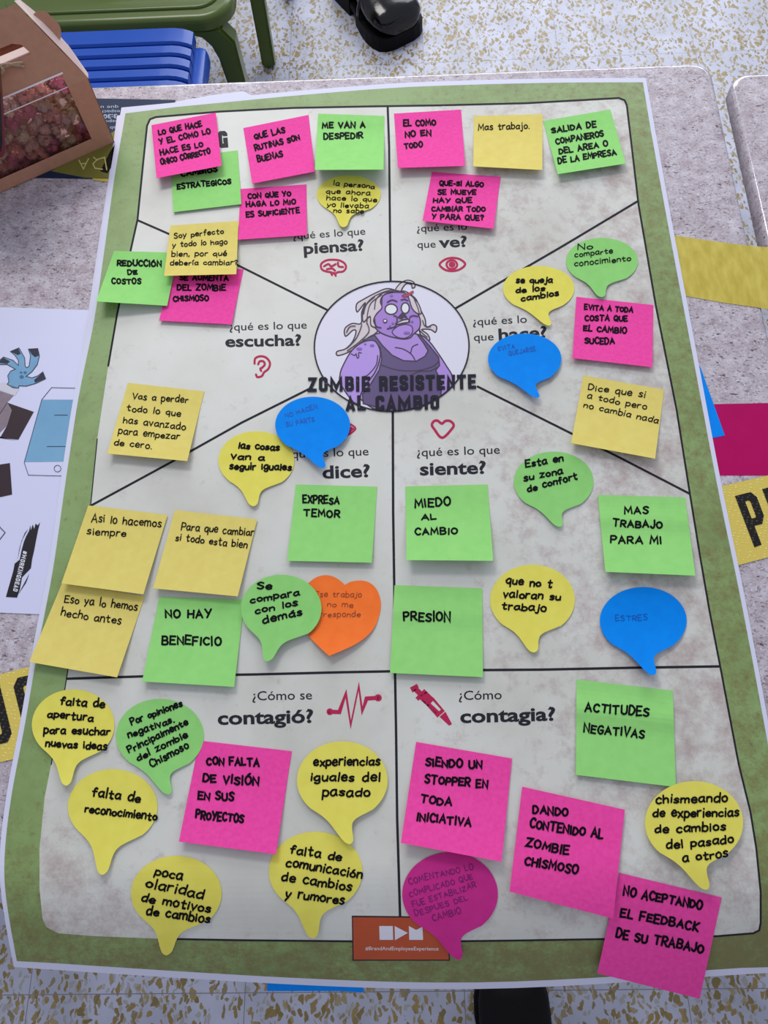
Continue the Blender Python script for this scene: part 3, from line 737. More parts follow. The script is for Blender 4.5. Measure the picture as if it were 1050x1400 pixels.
def bubble(color, cx, cy, rx, ry, tip, lines, label, lift=.004, z0=.0008, pen='m', caps=False, rot=0.0, tw=1.0):
    a0 = math.atan2(TAIL[0][1], TAIL[0][0]); a1 = math.atan2(TAIL[-1][1], TAIL[-1][0])
    tx = (tip[0]-cx)/rx; ty = (tip[1]-cy)/ry
    pts = []
    tail = []
    for x, y in TAIL:
        k = max(0, (y-.72)/(1.73-.72)); yy = y if y < .72 else .72+(y-.72)*(ty-.72)/(1.73-.72)
        xx = x
        tail.append((xx+(tx+.2)*k**1.0, yy))
    tl = crom(tail, 5)
    n = 44; arc = [(math.cos(a1+(2*math.pi-(a1-a0))*k/n), math.sin(a1+(2*math.pi-(a1-a0))*k/n)) for k in range(1, n)]
    for x, y in tl + arc: pts.append((cx+x*rx, cy+y*ry))
    y0, y1 = cy-ry, tip[1]
    def hgt(v):
        t = min(max((v-y0)/(y1-y0), 0), 1.02); return z0 + lift*max(0, (t-.3)/.7)**2
    cuts = [y0+(y1-y0)*k/18 for k in range(1, 18)]
    o = flat_poly([pts], lambda u, v: at_s(u, v, hgt(v)), 'speech_bubble_note', PAPER[color], cut=cuts, solid=.0002)
    tag(o, label, 'sticky note', 'speech bubble sticky notes')
    if lines: write(o, lines, lambda u, v: at_s(u, v, hgt(v)+.00028), pen, caps)
    return o

# --- top left section
square('green', [(233, 217), (325, 205.5), (330, 279), (237, 290)], [('CAMBIOS', 248, 241, 297, 234.5, 7), ('ESTRATEGICOS', 242.7, 258, 315.6, 251, 7)],
       'green square note reading CAMBIOS ESTRATEGICOS, half under a pink note', lift=.002)
square('pink', [(207, 171), (295, 154), (303, 226.5), (214, 243.5)], [('LO QUE HACE', 217.5, 184.3, 276, 172.3, 7), ('Y EL COMO LO', 218.6, 197.5, 288, 182, 7), ('HACE ES LO', 219.7, 212, 277.7, 199.7, 7), ('ÚNICO CORRECTO', 220.8, 224.9, 287.6, 209.5, 7.5)],
       'pink square note reading LO QUE HACE Y EL COMO, top left corner of poster', lift=.007, z0=.0035, pen='m')
square('pink', [(328.8, 258.3), (419, 252), (419.7, 321.4), (325.5, 327.7)], [('CON QUE YO', 339.3, 271.4, 397.8, 267.5, 6.6), ('HAGA LO MIO', 337, 282.8, 404, 279, 6.6), ('ES SUFICIENTE', 337, 297.3, 409.4, 290.5, 7.2)],
       'pink square note reading CON QUE YO HAGA LO MIO ES SUFICIENTE', lift=.004)
square('pink', [(332.7, 175), (421.9, 157), (430.5, 234.5), (344.8, 251)], [('QUE LAS', 348.5, 190, 389.7, 180.5, 7.5), ('RUTINAS SON', 349.6, 205.7, 409.8, 190.8, 7.5), ('BUENAS', 352.9, 221.5, 386.8, 213.4, 8)],
       'pink square note reading QUE LAS RUTINAS SON BUENAS', lift=.006)
bubble('lemon', 476.7, 266, 43.7, 26.6, (470, 310.4), [('la persona', 456, 252.8, 511.7, 258, 5.6), ('que ahora', 446, 263.8, 505.8, 267, 5.6), ('hace lo que', 446.6, 273, 515, 275.8, 5.6), ('yo llevaba', 447, 282.4, 503.6, 284.6, 5.6), ('no sabe', 456, 290.4, 497, 291.4, 5.6)],
       'small yellow bubble note reading la persona que ahora hace', pen='f', lift=.003)
square('green', [(435, 155.3), (525.5, 158.4), (524.4, 231.8), (430.6, 232.2)], [('ME VAN A', 441, 175, 499, 174, 8), ('DESPEDIR', 443, 190, 496, 188.6, 7.6)],
       'curled green square note reading ME VAN A DESPEDIR', lift=.015, crease=-.0003)
# --- top right section
square('pink', [(538.7, 155.2), (630.4, 149.7), (636, 226.8), (544, 229.5)], [('EL COMO', 552, 172.4, 595.7, 170.8, 8), ('NO EN', 554.3, 187.6, 589, 184.7, 8.5), ('TODO', 553.3, 203, 577.6, 200.6, 7.5)],
       'pink square note reading EL COMO NO EN TODO', lift=.008)
square('yellow', [(648, 158.5), (742, 156), (741.5, 232.3), (647, 227.4)], [('Mas trabajo.', 654, 178, 723.7, 175.6, 8)],
       'pale yellow square note reading Mas trabajo', lift=.008, pen='f', caps=False)
square('green', [(742.8, 165.3), (834.4, 149.7), (855.5, 223.5), (762.5, 238)], [('SALIDA DE', 755, 181.5, 815, 173, 7.6), ('COMPANEROS', 760.6, 196.7, 825.3, 186, 7.6), ('DEL AREA O', 764.8, 210.6, 831, 199, 7.6), ('DE LA EMPRESA', 763.8, 223.5, 842.5, 211.2, 7.6)],
       'green square note reading SALIDA DE COMPANEROS, top right corner of poster', lift=.007)
square('pink', [(590.6, 234.9), (684.5, 241.7), (674.8, 312.6), (577.6, 301.9)], [('QUE-SI ALGO', 601, 253.3, 661, 255, 6.4), ('SE MUEVE', 599, 265.6, 650.5, 265.6, 6.4), ('HAY QUE', 592.5, 276.5, 645, 276.7, 6.4), ('CAMBIAR TODO', 590.6, 288.3, 663.4, 289, 6.4), ('Y PARA QUE?', 590.6, 299.3, 661, 301, 6.6)],
       'pink square note reading QUE SI ALGO SE MUEVE', lift=.006)
# --- left section
square('pink', [(236, 364), (333, 368), (316.5, 443.5), (217.4, 438.3)], [('SE AUMENTA', 246, 382.5, 312, 383.5, 7.5), ('DEL ZOMBIE', 242.5, 396.4, 308, 396.8, 7.6), ('CHISMOSO', 237, 411.5, 285, 411, 7.6)],
       'pink square note reading DEL ZOMBIE CHISMOSO, below a yellow note', lift=.003)
square('green', [(156, 343), (244, 345.5), (228.5, 418), (131.5, 412)], [('REDUCCIÓN', 160.4, 362.9, 220, 364, 8.2), ('DE', 175, 375, 187.6, 374.4, 6), ('COSTOS', 153, 388, 192.4, 388, 7.2)],
       'green square note reading REDUCCIÓN DE COSTOS on the left border', lift=.009, side=-.5)
square('yellow', [(233, 308.4), (326, 302), (323, 374.8), (224.3, 377)], [('Soy perfecto', 238, 325.6, 305.6, 319.3, 6.2), ('y todo lo hago', 235.8, 337.7, 310.6, 333.4, 6.2), ('bien, por qué', 234.8, 350.3, 309.8, 349.2, 6.2), ('debería cambiar?', 232.7, 362.2, 324.8, 361.8, 6.2)],
       'pale yellow square note reading Soy perfecto, over green and pink notes', lift=.006, z0=.0045, pen='f', caps=False)
square('yellow', [(175, 523.3), (279.3, 535), (256, 630.3), (146.7, 620)], [('Vas a perder', 181, 545, 256.7, 550.7, 8), ('todo lo que', 173.3, 561.7, 246.7, 569, 8), ('has avanzado', 168.3, 578.3, 253.3, 587.3, 8), ('para empezar', 161.7, 592.7, 245, 600.7, 8), ('de cero.', 156, 608.3, 207.3, 613.3, 8)],
       'pale yellow square note reading Vas a perder todo lo que', lift=.007, pen='f', caps=False)
# --- right section
bubble('mint', 823, 357, 49.2, 31.8, (823, 406), [('No', 789.8, 341.4, 810, 340, 7), ('comparte', 786, 351.4, 837.4, 345.7, 6.2), ('conocimiento', 785.5, 364, 862.4, 356, 6.6)],
       'green bubble note reading No comparte conocimiento', pen='f', lift=.003)
bubble('lemon', 736.5, 394.5, 48.7, 31, (751, 445), [('se queja', 705.7, 387, 754.8, 386, 6.6), ('de los', 705.7, 400, 744.5, 397.4, 6.6), ('cambios', 712.9, 411.7, 764, 403.8, 7)],
       'yellow bubble note reading se queja de los cambios', lift=.003)
square('pink', [(788, 405.7), (893.3, 417), (892, 502), (782.6, 489.5)], [('EVITA A TODA', 799.3, 422.9, 865, 426.7, 6.8), ('COSTA QUE', 800, 437.9, 857.6, 439, 7.4), ('EL CAMBIO', 798, 452, 856.4, 455.7, 7.8), ('SUCEDA', 800, 469.5, 839.8, 470, 8)],
       'pink square note reading EVITA A TODA COSTA', lift=.004)
bubble('blue', 717.4, 490.5, 50.2, 34.5, (735, 543.5), [('EVITA', 681.4, 479, 704, 476, 6), ('QUEJARSE', 696, 486, 732.6, 479, 6)],
       'blue bubble note covering the word hace in right section', pen='b', caps=True, lift=.004, z0=.003)
square('yellow', [(797.7, 513.3), (908, 532.7), (895.7, 627), (780.7, 605.7)], [('Dice que si', 804.3, 532.7, 881.7, 543.3, 8), ('a todo pero', 802.7, 544.3, 883.3, 560, 7.2), ('no cambia nada', 797.7, 556.7, 899.3, 578.3, 7.2)],
       'pale yellow square note reading Dice que si a todo', lift=.007, pen='f', caps=False)
# --- says section
bubble('lemon', 350.5, 629.5, 52, 40, (347, 692), [('las cosas', 326, 612.7, 381.4, 615.4, 8), ('van a', 315.6, 627.3, 361, 628.7, 8), ('seguir iguales', 314, 641.3, 398, 642.4, 8)],
       'yellow bubble note reading las cosas van a seguir iguales', lift=.003)
bubble('blue', 427.4, 581, 51.2, 38.7, (442, 639.5), [('NO HACEN', 390.6, 571, 434, 558, 6.5), ('SU PARTE', 391.7, 583.4, 430.6, 575.4, 6)],
       'blue bubble note left of the heart icon, just below the circle', pen='b', caps=True, lift=.004, z0=.004)
square('green', [(404.3, 662.3), (515.7, 665.3), (508.3, 769.3), (392.7, 766.7)], [('EXPRESA', 414.3, 687.3, 463.3, 689, 10), ('TEMOR', 415.7, 705.7, 464, 706.7, 10)],
       'green square note reading EXPRESA TEMOR', lift=.004)
square('yellow', [(85, 797), (198, 815), (160, 926), (40, 905)], [('Eso ya lo hemos', 88.3, 823, 187.3, 834.3, 10), ('hecho antes', 83.3, 841.7, 165, 853.3, 10)],
       'pale yellow square note reading Eso ya lo hemos hecho antes', lift=.006, pen='f', caps=False)
square('yellow', [(120.7, 691), (229, 704), (196, 812.5), (84, 797.5)], [('Asi lo hacemos', 125, 713, 220, 720, 10), ('siempre', 119, 730, 171.7, 734, 9)],
       'pale yellow square note reading Asi lo hacemos siempre', lift=.005, z0=.002, pen='f', caps=False)
square('yellow', [(239, 697.3), (351.7, 710), (325, 815.3), (209.3, 804.3)], [('Para que cambiar', 247.7, 724.3, 346.7, 732.3, 9), ('si todo esta bien', 240, 738.3, 337.3, 749.3, 9)],
       'pale yellow square note reading Para que cambiar si todo', lift=.005, z0=.002, pen='f', caps=False)
square('green', [(217.7, 816), (334.3, 820), (320, 939), (194.3, 931.7)], [('NO HAY', 226.7, 843.3, 288.3, 844.3, 11.5), ('BENEFICIO', 221.7, 880.7, 301.7, 882.3, 12)],
       'green square note reading NO HAY BENEFICIO', lift=.005)
hp = [(485, 130), (530, 95), (590, 78), (650, 88), (700, 120), (722, 142), (760, 122), (820, 113), (880, 125), (930, 170), (957, 250), (950, 330), (915, 420), (850, 490), (760, 545), (620, 605), (560, 550), (497, 485), (450, 400), (440, 300), (450, 190)]
hp = [(320+x/4.773, 770+y/4.773) for x, y in hp]
hp = crom(hp[:6], 5)[:-1] + [hp[5]] + crom(hp[5:16], 5)[1:-1] + [hp[15]] + crom(hp[15:] + hp[:1], 5)[1:-1]
hh = lambda v: .0008 + .006*max(0, (v-835)/62)**2
o = flat_poly([hp], lambda u, v: at_s(u, v, hh(v)), 'heart_note', PAPER['orange'], cut=[800+6*k for k in range(16)], solid=.0002)
tag(o, 'orange heart shaped sticky note reading Ese trabajo no me corresponde', 'sticky note')
write(o, [('Ese trabajo', 431, 815.7, 493.9, 816.5, 7), ('no me', 447.4, 829.3, 482.4, 830.3, 7), ('corresponde', 424, 843.3, 492.4, 843.3, 7)], lambda u, v: at_s(u, v, hh(v)+.00028), 't', False)
bubble('mint', 384.5, 832, 55, 46.3, (366, 904), [('Se', 351.8, 805.6, 371.3, 804.6, 8.5), ('compara', 342.6, 824, 409, 813, 8), ('con los', 349.3, 838.7, 406.5, 827.6, 8), ('demás', 360, 852, 413, 841, 9)],
       'green bubble note reading Se compara con los demás, over orange heart', lift=.004, z0=.004)
# --- feels section
square('green', [(554.3, 665), (666.7, 662.3), (674.3, 766.7), (555.7, 765.7)], [('MIEDO', 567.7, 693.3, 615.7, 690.7, 11), ('AL', 576.7, 710.7, 596, 710, 8), ('CAMBIO', 567.7, 730.7, 625, 730, 9)],
       'green square note reading MIEDO AL CAMBIO', lift=.010)
bubble('mint', 757, 658.5, 54.5, 41.2, (765.5, 720), [('Esta en', 719, 639.3, 770, 630, 8), ('su zona', 716.7, 657.3, 769.3, 647.3, 8), ('de confort', 721.7, 672.3, 789.3, 655, 8)],
       'green bubble note reading Esta en su zona de confort', lift=.003)
square('green', [(817.3, 676.7), (936.7, 680), (950.7, 787), (827.7, 781.7)], [('MAS', 854, 702.3, 886, 701.7, 9), ('TRABAJO', 837.7, 719, 905, 722.3, 10), ('PARA MI', 835, 742.3, 904, 742.7, 10)],
       'green square note reading MAS TRABAJO PARA MI', lift=.009, crease=.0015)
square('green', [(539.3, 800), (659.3, 804.3), (660.3, 925.7), (533.3, 920)], [('PRESION', 552.3, 848.3, 615, 849, 13)],
       'green square note reading PRESION', lift=.004, crease=.001)
bubble('lemon', 728, 820, 58, 48, (730.5, 892), [('que no t', 692, 798, 754, 803, 9), ('valoran su', 688, 816, 766, 820, 9), ('trabajo', 686, 833, 746, 836, 9)],
       'yellow bubble note reading que no valoran su trabajo', lift=.003)
bubble('blue', 879.5, 848.5, 59.4, 46, (893.5, 923), [('ESTRES', 841.7, 849, 885, 847.7, 8)],
       'blue bubble note under the green MAS TRABAJO note', pen='b', caps=True, lift=.008, z0=.001)
# --- lower left section
bubble('lemon', 100, 991, 56.5, 48.5, (91, 1074), [('falta de', 82.3, 962.7, 142.7, 967.3, 9.5), ('apertura', 65, 980, 126.7, 986, 9), ('para esuchar', 60, 1001.7, 150, 1005, 9.5), ('nuevas ideas', 62.3, 1020, 145.7, 1025, 9.5)],
       'yellow bubble note reading falta de apertura', lift=.005)
bubble('mint', 218.5, 1006, 60, 50.5, (230.5, 1086), [('Por opiniones', 180, 990.7, 249.3, 965, 8), ('negativas.', 176, 1008.3, 238.3, 986.7, 8), ('Principalmente', 176.7, 1029.3, 257.3, 990, 8), ('del zombie', 189, 1040.7, 256.7, 1006.7, 8), ('Chismoso', 207.3, 1049.3, 258.3, 1021.7, 8.5)],
       'green bubble note reading Por opiniones negativas', lift=.003)
bubble('lemon', 154, 1103, 61.3, 51.5, (140.5, 1196), [('falta de', 126, 1087.3, 190.7, 1097.3, 11), ('reconocimiento', 116, 1110, 214, 1121.7, 10)],
       'yellow bubble note reading falta de reconocimiento', lift=.004)
square('pink', [(272.5, 1012.5), (399, 1027), (377, 1168), (244.6, 1150.5)], [('CON FALTA', 282.7, 1045, 354, 1047, 11), ('DE VISIÓN', 277.7, 1068.3, 353, 1074, 11.5), ('EN SUS', 271, 1092.7, 319, 1094, 11), ('PROYECTOS', 267.7, 1118.3, 332, 1125, 11)],
       'pink square note reading CON FALTA DE VISIÓN', lift=.006, pen='k')
bubble('lemon', 241, 1221.5, 62, 51.5, (228, 1306), [('poca', 211.7, 1195, 248.3, 1202.7, 11), ('olaridad', 199.3, 1211.7, 276.7, 1229.3, 11), ('de motivos', 193.3, 1231.7, 286.7, 1248.3, 11), ('de cambios', 200, 1250, 286, 1262.3, 11)],
       'yellow bubble note reading poca olaridad de motivos', lift=.003)
bubble('lemon', 431.5, 1191.5, 64, 54.5, (428.5, 1283), [('falta de', 396.7, 1166.7, 466, 1176, 11), ('comunicación', 391, 1184, 494.3, 1201, 11), ('de cambios', 385, 1204, 480, 1217.3, 11), ('y rumores', 390, 1226.7, 470, 1236, 11)],
       'yellow bubble note reading falta de comunicación', lift=.003)
bubble('lemon', 468, 1067, 62, 53.5, (478.5, 1154), [('experiencias', 429, 1046.7, 519, 1046, 11), ('iguales del', 425, 1067.3, 519, 1067.3, 11), ('pasado', 441, 1088, 505, 1089, 11)],
       'yellow bubble note reading experiencias iguales del pasado', lift=.003, z0=.0025)
# --- lower right section
square('green', [(788.3, 929), (920, 944.3), (924, 1076), (787.3, 1059.3)], [('ACTITUDES', 800, 971.7, 886.7, 979.3, 13), ('NEGATIVAS', 798.3, 1000, 880, 1009.3, 12)],
       'green square note reading ACTITUDES NEGATIVAS', lift=.003, crease=.0022)
bubble('magenta', 615.3, 1222.5, 65.4, 57.5, (628, 1312), [('COMENTANDO LO', 559.7, 1208.9, 647.5, 1188.3, 8.5), ('COMPLICADO QUE', 560.6, 1226.5, 646.6, 1201, 8), ('FUE ESTABILIZAR', 564.9, 1240.6, 651.4, 1213, 8), ('DESPUES DEL', 568.3, 1252.6, 639.8, 1230.3, 8), ('CAMBIO', 592.3, 1259.4, 630.5, 1249, 9)],
       'magenta bubble note partly over the orange badge', pen='v', caps=True, lift=.003)
square('pink', [(569, 1014.3), (700, 1037), (685.7, 1178.3), (548, 1152.3)], [('SIENDO UN', 582.3, 1046.7, 658.3, 1050.7, 11), ('STOPPER EN', 581, 1070, 666, 1077.3, 11), ('TODA', 575, 1096, 617, 1102, 10), ('INICIATIVA', 570, 1121.7, 643.3, 1129.3, 11)],
       'pink square note reading SIENDO UN STOPPER EN TODA', lift=.008, z0=.0015, pen='k')
square('pink', [(846.7, 1193.3), (986.7, 1227.3), (956.7, 1365.7), (816.7, 1330.7)], [('NO ACEPTANDO', 852.3, 1224, 959.3, 1243.3, 12), ('EL FEEDBACK', 848.3, 1252.7, 954, 1273.3, 12), ('DE SU TRABAJO', 842.3, 1281.7, 961, 1302.7, 12)],
       'pink square note reading NO ACEPTANDO, hanging over the poster bottom edge', lift=.008, pen='k')
square('pink', [(714, 1075.5), (854.3, 1107), (838.3, 1256), (696.7, 1219)], [('DANDO', 729, 1112, 776, 1115, 11), ('CONTENIDO AL', 724.3, 1130.7, 823.3, 1146.7, 12), ('ZOMBIE', 719.3, 1156.7, 776.7, 1168.3, 11.5), ('CHISMOSO', 717.3, 1181.7, 789.3, 1195, 11.5)],
       'pink square note reading DANDO CONTENIDO AL ZOMBIE CHISMOSO', lift=.005, z0=.003, pen='k')
bubble('lemon', 949, 1125, 67, 57, (966, 1216.5), [('chismeando', 897, 1098, 994, 1096, 10.5), ('de experiencias', 893, 1116.7, 1010, 1116, 10.5), ('de cambios', 896, 1139, 991.7, 1135, 10.5), ('del pasado', 911.7, 1160.7, 1002.7, 1151.7, 10.5), ('a otros', 934, 1178.3, 995, 1170.7, 10.5)],
       'yellow bubble note reading chismeando de experiencias', lift=.003, z0=.0045)
# --- notes that lie under the poster and only peek out
def under(C, dz, label, name='sticky_note'):
    o = flat_poly([C], lambda u, v: at_s(u, v, dz), name, PAPER['blue'], cut=SAG, solid=.0002)
    return tag(o, label, 'sticky note', 'blue square notes under the poster')
under([(880, 520), (957, 500), (991, 595.5), (905, 612)], -.0007, 'blue note corner peeking out from under the right poster edge')
under([(366, 1260), (494, 1266), (497, 1357), (470, 1355), (430, 1355), (365, 1355)], -.0012, 'blue note strip peeking out below the bottom poster edge')

# ------------------------------------------------------------------ things lying on the tables
ft = lambda dz: (lambda u, v: at(u, v, TOP+dz))
# blue hand cut-out sheet on the left
P0 = at(40, 640, TOP)
sh = flat_poly([[(-60, 418), (125, 424), (60, 840), (-90, 834)]], ft(.0006), 'cutout_sheet', mat('white_craft_sheet', (212, 213, 240), .4, .35), origin=tuple(P0), solid=.0002)
tag(sh, 'white cut-out sheet with printed blue hand and blue box, left of the poster', 'paper')
def c1(x, y): return (x/6.1765, 410+y/6.1765)
def c2(x, y): return (x/5.6, 600+y/5.6)
INK = mat('craft_ink', (38, 36, 58), .5); HB = mat('craft_blue', (110, 158, 196), .5, var=(122, 170, 204), scale=60)
hand = [(130, 585), (90, 600), (65, 640), (75, 690), (60, 712), (110, 742), (155, 745), (160, 725), (220, 728), (300, 705), (385, 665), (362, 608), (320, 640), (270, 658), (220, 645), (270, 605), (315, 545), (333, 470), (318, 410), (240, 415), (258, 470), (245, 560), (225, 572), (212, 560), (208, 490), (160, 405), (88, 435), (125, 465), (155, 510), (155, 553), (110, 510), (30, 482), (-30, 530), (0, 545), (60, 545)]
hand = [c1(*p) for p in hand]
flat_poly([hand], ft(.0008), 'hand_print', HB, parent=sh)
flat_poly([[c1(*p) for p in q] for q in ([(240, 415), (318, 410), (328, 470), (295, 484), (268, 460)], [(95, 438), (155, 408), (175, 455), (150, 466)], [(-20, 530), (30, 488), (85, 520), (60, 540)], [(362, 612), (380, 664), (295, 700), (288, 676)])], ft(.0009), 'fingernail_print', INK, parent=sh)
flat_poly([[c1(x+12*math.cos(k*.628)*s, y+10*math.sin(k*.628)*s) for k in range(10)] for x, y, s in ((178, 614, 1), (212, 614, 1.2), (183, 650, 1.6))], ft(.0009), 'spot_print', mat('craft_deep_blue', (70, 108, 150), .5), parent=sh)
flat_poly([[c1(*p) for p in q] for q in ([(40, 695), (165, 750), (125, 810), (0, 760), (-60, 720)],)], ft(.0008), 'cuff_print', mat('craft_white', (206, 206, 216), .5), parent=sh)
flat_poly([[c1(*p) for p in q] for q in ([(0, 768), (115, 808), (60, 868), (100, 930), (60, 1060), (0, 1120), (-80, 1120), (-80, 740)],)], ft(.0008), 'sleeve_print', mat('craft_taupe', (142, 126, 136), .5, var=(128, 112, 122), scale=90), parent=sh)
flat_poly([[c1(*p) for p in q] for q in ([(62, 868), (285, 945), (155, 1180), (0, 1165), (60, 1060), (100, 930)],)], ft(.00085), 'dark_patch_print', mat('craft_maroon', (48, 28, 38), .5), parent=sh)
flat_poly([[(-20, 638), (13.5, 633), (16.5, 676), (-20, 684)]], ft(.00085), 'dark_patch_print', mat('craft_maroon', (48, 28, 38), .5), parent=sh)
flat_poly([[(-20, 590), (10, 600), (24, 602.5), (-20, 596)]], ft(.00085), 'dark_patch_print', mat('craft_maroon', (48, 28, 38), .5), parent=sh)
mb = MB(); ribbon(mb, hand, .9, ft(.00095), closed=True)
for q in ([c1(352, 842), c1(435, 740), c1(640, 745)], [c2(185, 180), c2(217, 277), c2(475, 284)], [c2(185, 180), c1(352, 842)], [c2(360, 58), c2(500, 57)], [c1(460, 972), c1(570, 972)], [c1(60, 868), c1(0, 960)]): ribbon(mb, q, .7, ft(.00095))
ribbon(mb, [(c2(440, 227)[0]+4.7*math.cos(k*.5236), c2(440, 227)[1]+4.6*math.sin(k*.5236)) for k in range(12)], .7, ft(.00095), closed=True)
mb.build('outline_print', INK, sh)
mb = MB(); ribbon(mb, [(-3, 716), (1, 722), (7, 728), (0, 737), (-4, 741)], 1.0, ft(.00095)); mb.build('corner_print', INK, sh)
flat_poly([[c1(352, 842), (112, 546.4), (100, 631), c2(185, 178)]], ft(.0007), 'box_print', mat('craft_box_blue', (98, 152, 192), .5, var=(128, 176, 206), scale=14), parent=sh)
BRUSH = [c2(*p) for p in [(45, 1210), (130, 1215), (152, 1150), (168, 1060), (215, 1012), (236, 990), (246, 920), (262, 850), (277, 770), (291, 700), (306, 640), (288, 662), (272, 648), (262, 690), (250, 655), (236, 700), (232, 662), (222, 705), (200, 745), (182, 790), (166, 850), (150, 925), (112, 955), (102, 1010), (82, 1080), (62, 1150)]]
flat_poly([BRUSH, [c2(130, 940), c2(165, 780), c2(215, 690), c2(190, 720), c2(150, 830)], [c2(140, 1190), c2(225, 1030), c2(200, 1100)]], ft(.00085), 'brush_stroke_print', mat('craft_black', (24, 22, 30), .5), parent=sh)
mb = MB(); letter(mb, '#WORKINGDEAD', 31.2, 752.5, 17.4, 808, 6.6, ft(.00095), 1.25, BLOCK, gap=.8, jit=.1, cap_ends=False); mb.build('hashtag_print', mat('craft_white_ink', (222, 222, 232), .5), sh)

# caution tape: one run on each side of the poster, black letters on yellow
def embossed(name, col, dot, rough):
    g = N(name); v = g.node('ShaderNodeTexVoronoi', Scale=230.0, Randomness=.35); g.link(g.mapped((1, 1.6, 1), (0, 0, .25)), v.inputs['Vector'])
    f = g.ramp(v.outputs['Distance'], [(.16, BW(1)), (.30, BW(0))])
    g.link(g.mix(f, rgb(*col), rgb(*dot)), g.b.inputs['Base Color']); g.b.inputs['Roughness'].default_value = rough; g.b.inputs['Specular IOR Level'].default_value = .25
    bp_ = g.t.nodes.new('ShaderNodeBump'); bp_.inputs['Strength'].default_value = .4; bp_.inputs['Distance'].default_value = .0006
    g.link(f, bp_.inputs['Height']); g.link(bp_.outputs['Normal'], g.b.inputs['Normal'])
    return g.m
TY = embossed('yellow_tape', (218, 196, 94), (234, 216, 126), .4); TK = embossed('tape_black', (26, 22, 20), (70, 64, 58), .45)
tp = flat_poly([[(1120, 632), (1145, 736), (1050, 762), (1012, 772), (940, 790), (915, 684), (985, 665), (1050, 650)]], ft(.0006), 'caution_tape', TY, solid=.00015)
tag(tp, 'yellow caution tape with black letters leaving the right poster edge', 'tape', 'caution tape runs')
def tape_letters(parent, s, x0, y0, x1, y1, h, pen):
    mb = MB(); letter(mb, s, x0, y0, x1, y1, h, ft(.0009), pen, BLOCK, gap=1.6, jit=0, cap_ends=False, slant=-.18 if x0 > 500 else -.02); mb.build('lettering', TK, parent)
tape_letters(tp, 'PRE', 1030, 748, 1132, 722, 79, 10.5)
tp = flat_poly([[(-80, 946), (0, 922), (60, 906), (45, 1032), (0, 1042), (-90, 1062)]], ft(.0006), 'caution_tape', TY, solid=.00015)
tag(tp, 'yellow caution tape with black letters leaving the left poster edge', 'tape', 'caution tape runs')
tape_letters(tp, 'AUC', -72, 1040, 76, 1006, 95, 12.5)
# translucent yellow film strip spanning the gap
g = N('translucent_yellow_film'); nz = g.noise(120, 3, vec=g.mapped((1, .35, 1)))
g.link(g.ramp(nz.outputs['Fac'], [(.35, rgb(206, 184, 58)), (.65, rgb(226, 208, 88))]), g.b.inputs['Base Color'])
g.b.inputs['Roughness'].default_value = .3; g.b.inputs['Alpha'].default_value = .80; g.b.inputs['Coat Weight'].default_value = .5
o = flat_poly([[(900, 319), (930, 323), (985, 331), (1020, 335.5), (1050, 338), (1130, 344), (1140, 436), (1050, 423), (1034, 420), (990, 414), (940, 405), (905, 399)]], ft(.0004), 'film_strip', g.m, solid=.00015)
tag(o, 'wide translucent yellow strip bridging the gap between the tables', 'tape')
o = flat_poly([[(950, 553), (1050, 551), (1130, 549), (1140, 651), (1050, 650), (960, 650)]], ft(.0002), 'crimson_strip', mat('crimson_paper', (184, 4, 96), .5, .12, var=(176, 2, 88), scale=50), solid=.0002)
tag(o, 'crimson strip beside the right poster edge above the caution tape', 'tape')

# navy leaflet under the gift box
lf = flat_poly([[(105, 134), (240, 136.5), (205, 246), (40, 243)]], ft(.0004), 'leaflet', mat('navy_leaflet', (38, 52, 82), .4, .12, var=(32, 44, 72), scale=30), solid=.0002)
tag(lf, 'navy leaflet with upside down text under the popcorn box', 'leaflet')
NAVT = mat('leaflet_pale_ink', (160, 176, 200), .5)
flat_poly([[(70, 234), (100, 215), (158, 178), (215, 176), (205, 240), (150, 243.5), (117, 243)]], ft(.0006), 'olive_band', mat('leaflet_olive', (126, 122, 58), .4, .12), parent=lf)
flat_poly([[(150, 208), (158, 196), (170, 200), (147, 237), (137, 234)]], ft(.0007), 'black_bar', mat('leaflet_black', (20, 20, 20), .4), parent=lf)
flat_poly([[(126, 243.5), (152, 244.5), (205, 246), (200, 250), (150, 249), (128, 246.5)]], ft(.0005), 'yellow_edge', mat('leaflet_yellow', (206, 184, 76), .4), parent=lf)
mb = MB()
for q in ([(108, 219), (114, 231), (121, 217)], [(111, 224), (118, 223)], [(146, 232), (143, 215), (133, 218), (127, 224), (130, 230), (140, 231.5)], [(133, 219), (128, 215)]): ribbon(mb, q, 1.6, ft(.0008))
mb.build('pale_lettering', mat('leaflet_lime_ink', (214, 206, 120), .5), lf)
for s, x0, y0, x1, y1, h, bd_ in (('que un', 162, 144.5, 132, 145, 4.2, .005), ('espacio', 164, 150.5, 134, 151, 4.2, .005), ('3:30', 160, 156, 141, 156.5, 5.5, .03), ('espo', 162, 164, 142, 164.5, 4.2, .005), ('sab', 162, 172.5, 150, 173, 4.2, .005)):
    print_text(s, x0, y0, x1, y1, h, ft(.0006), 'small_text', NAVT, lf, bd_)

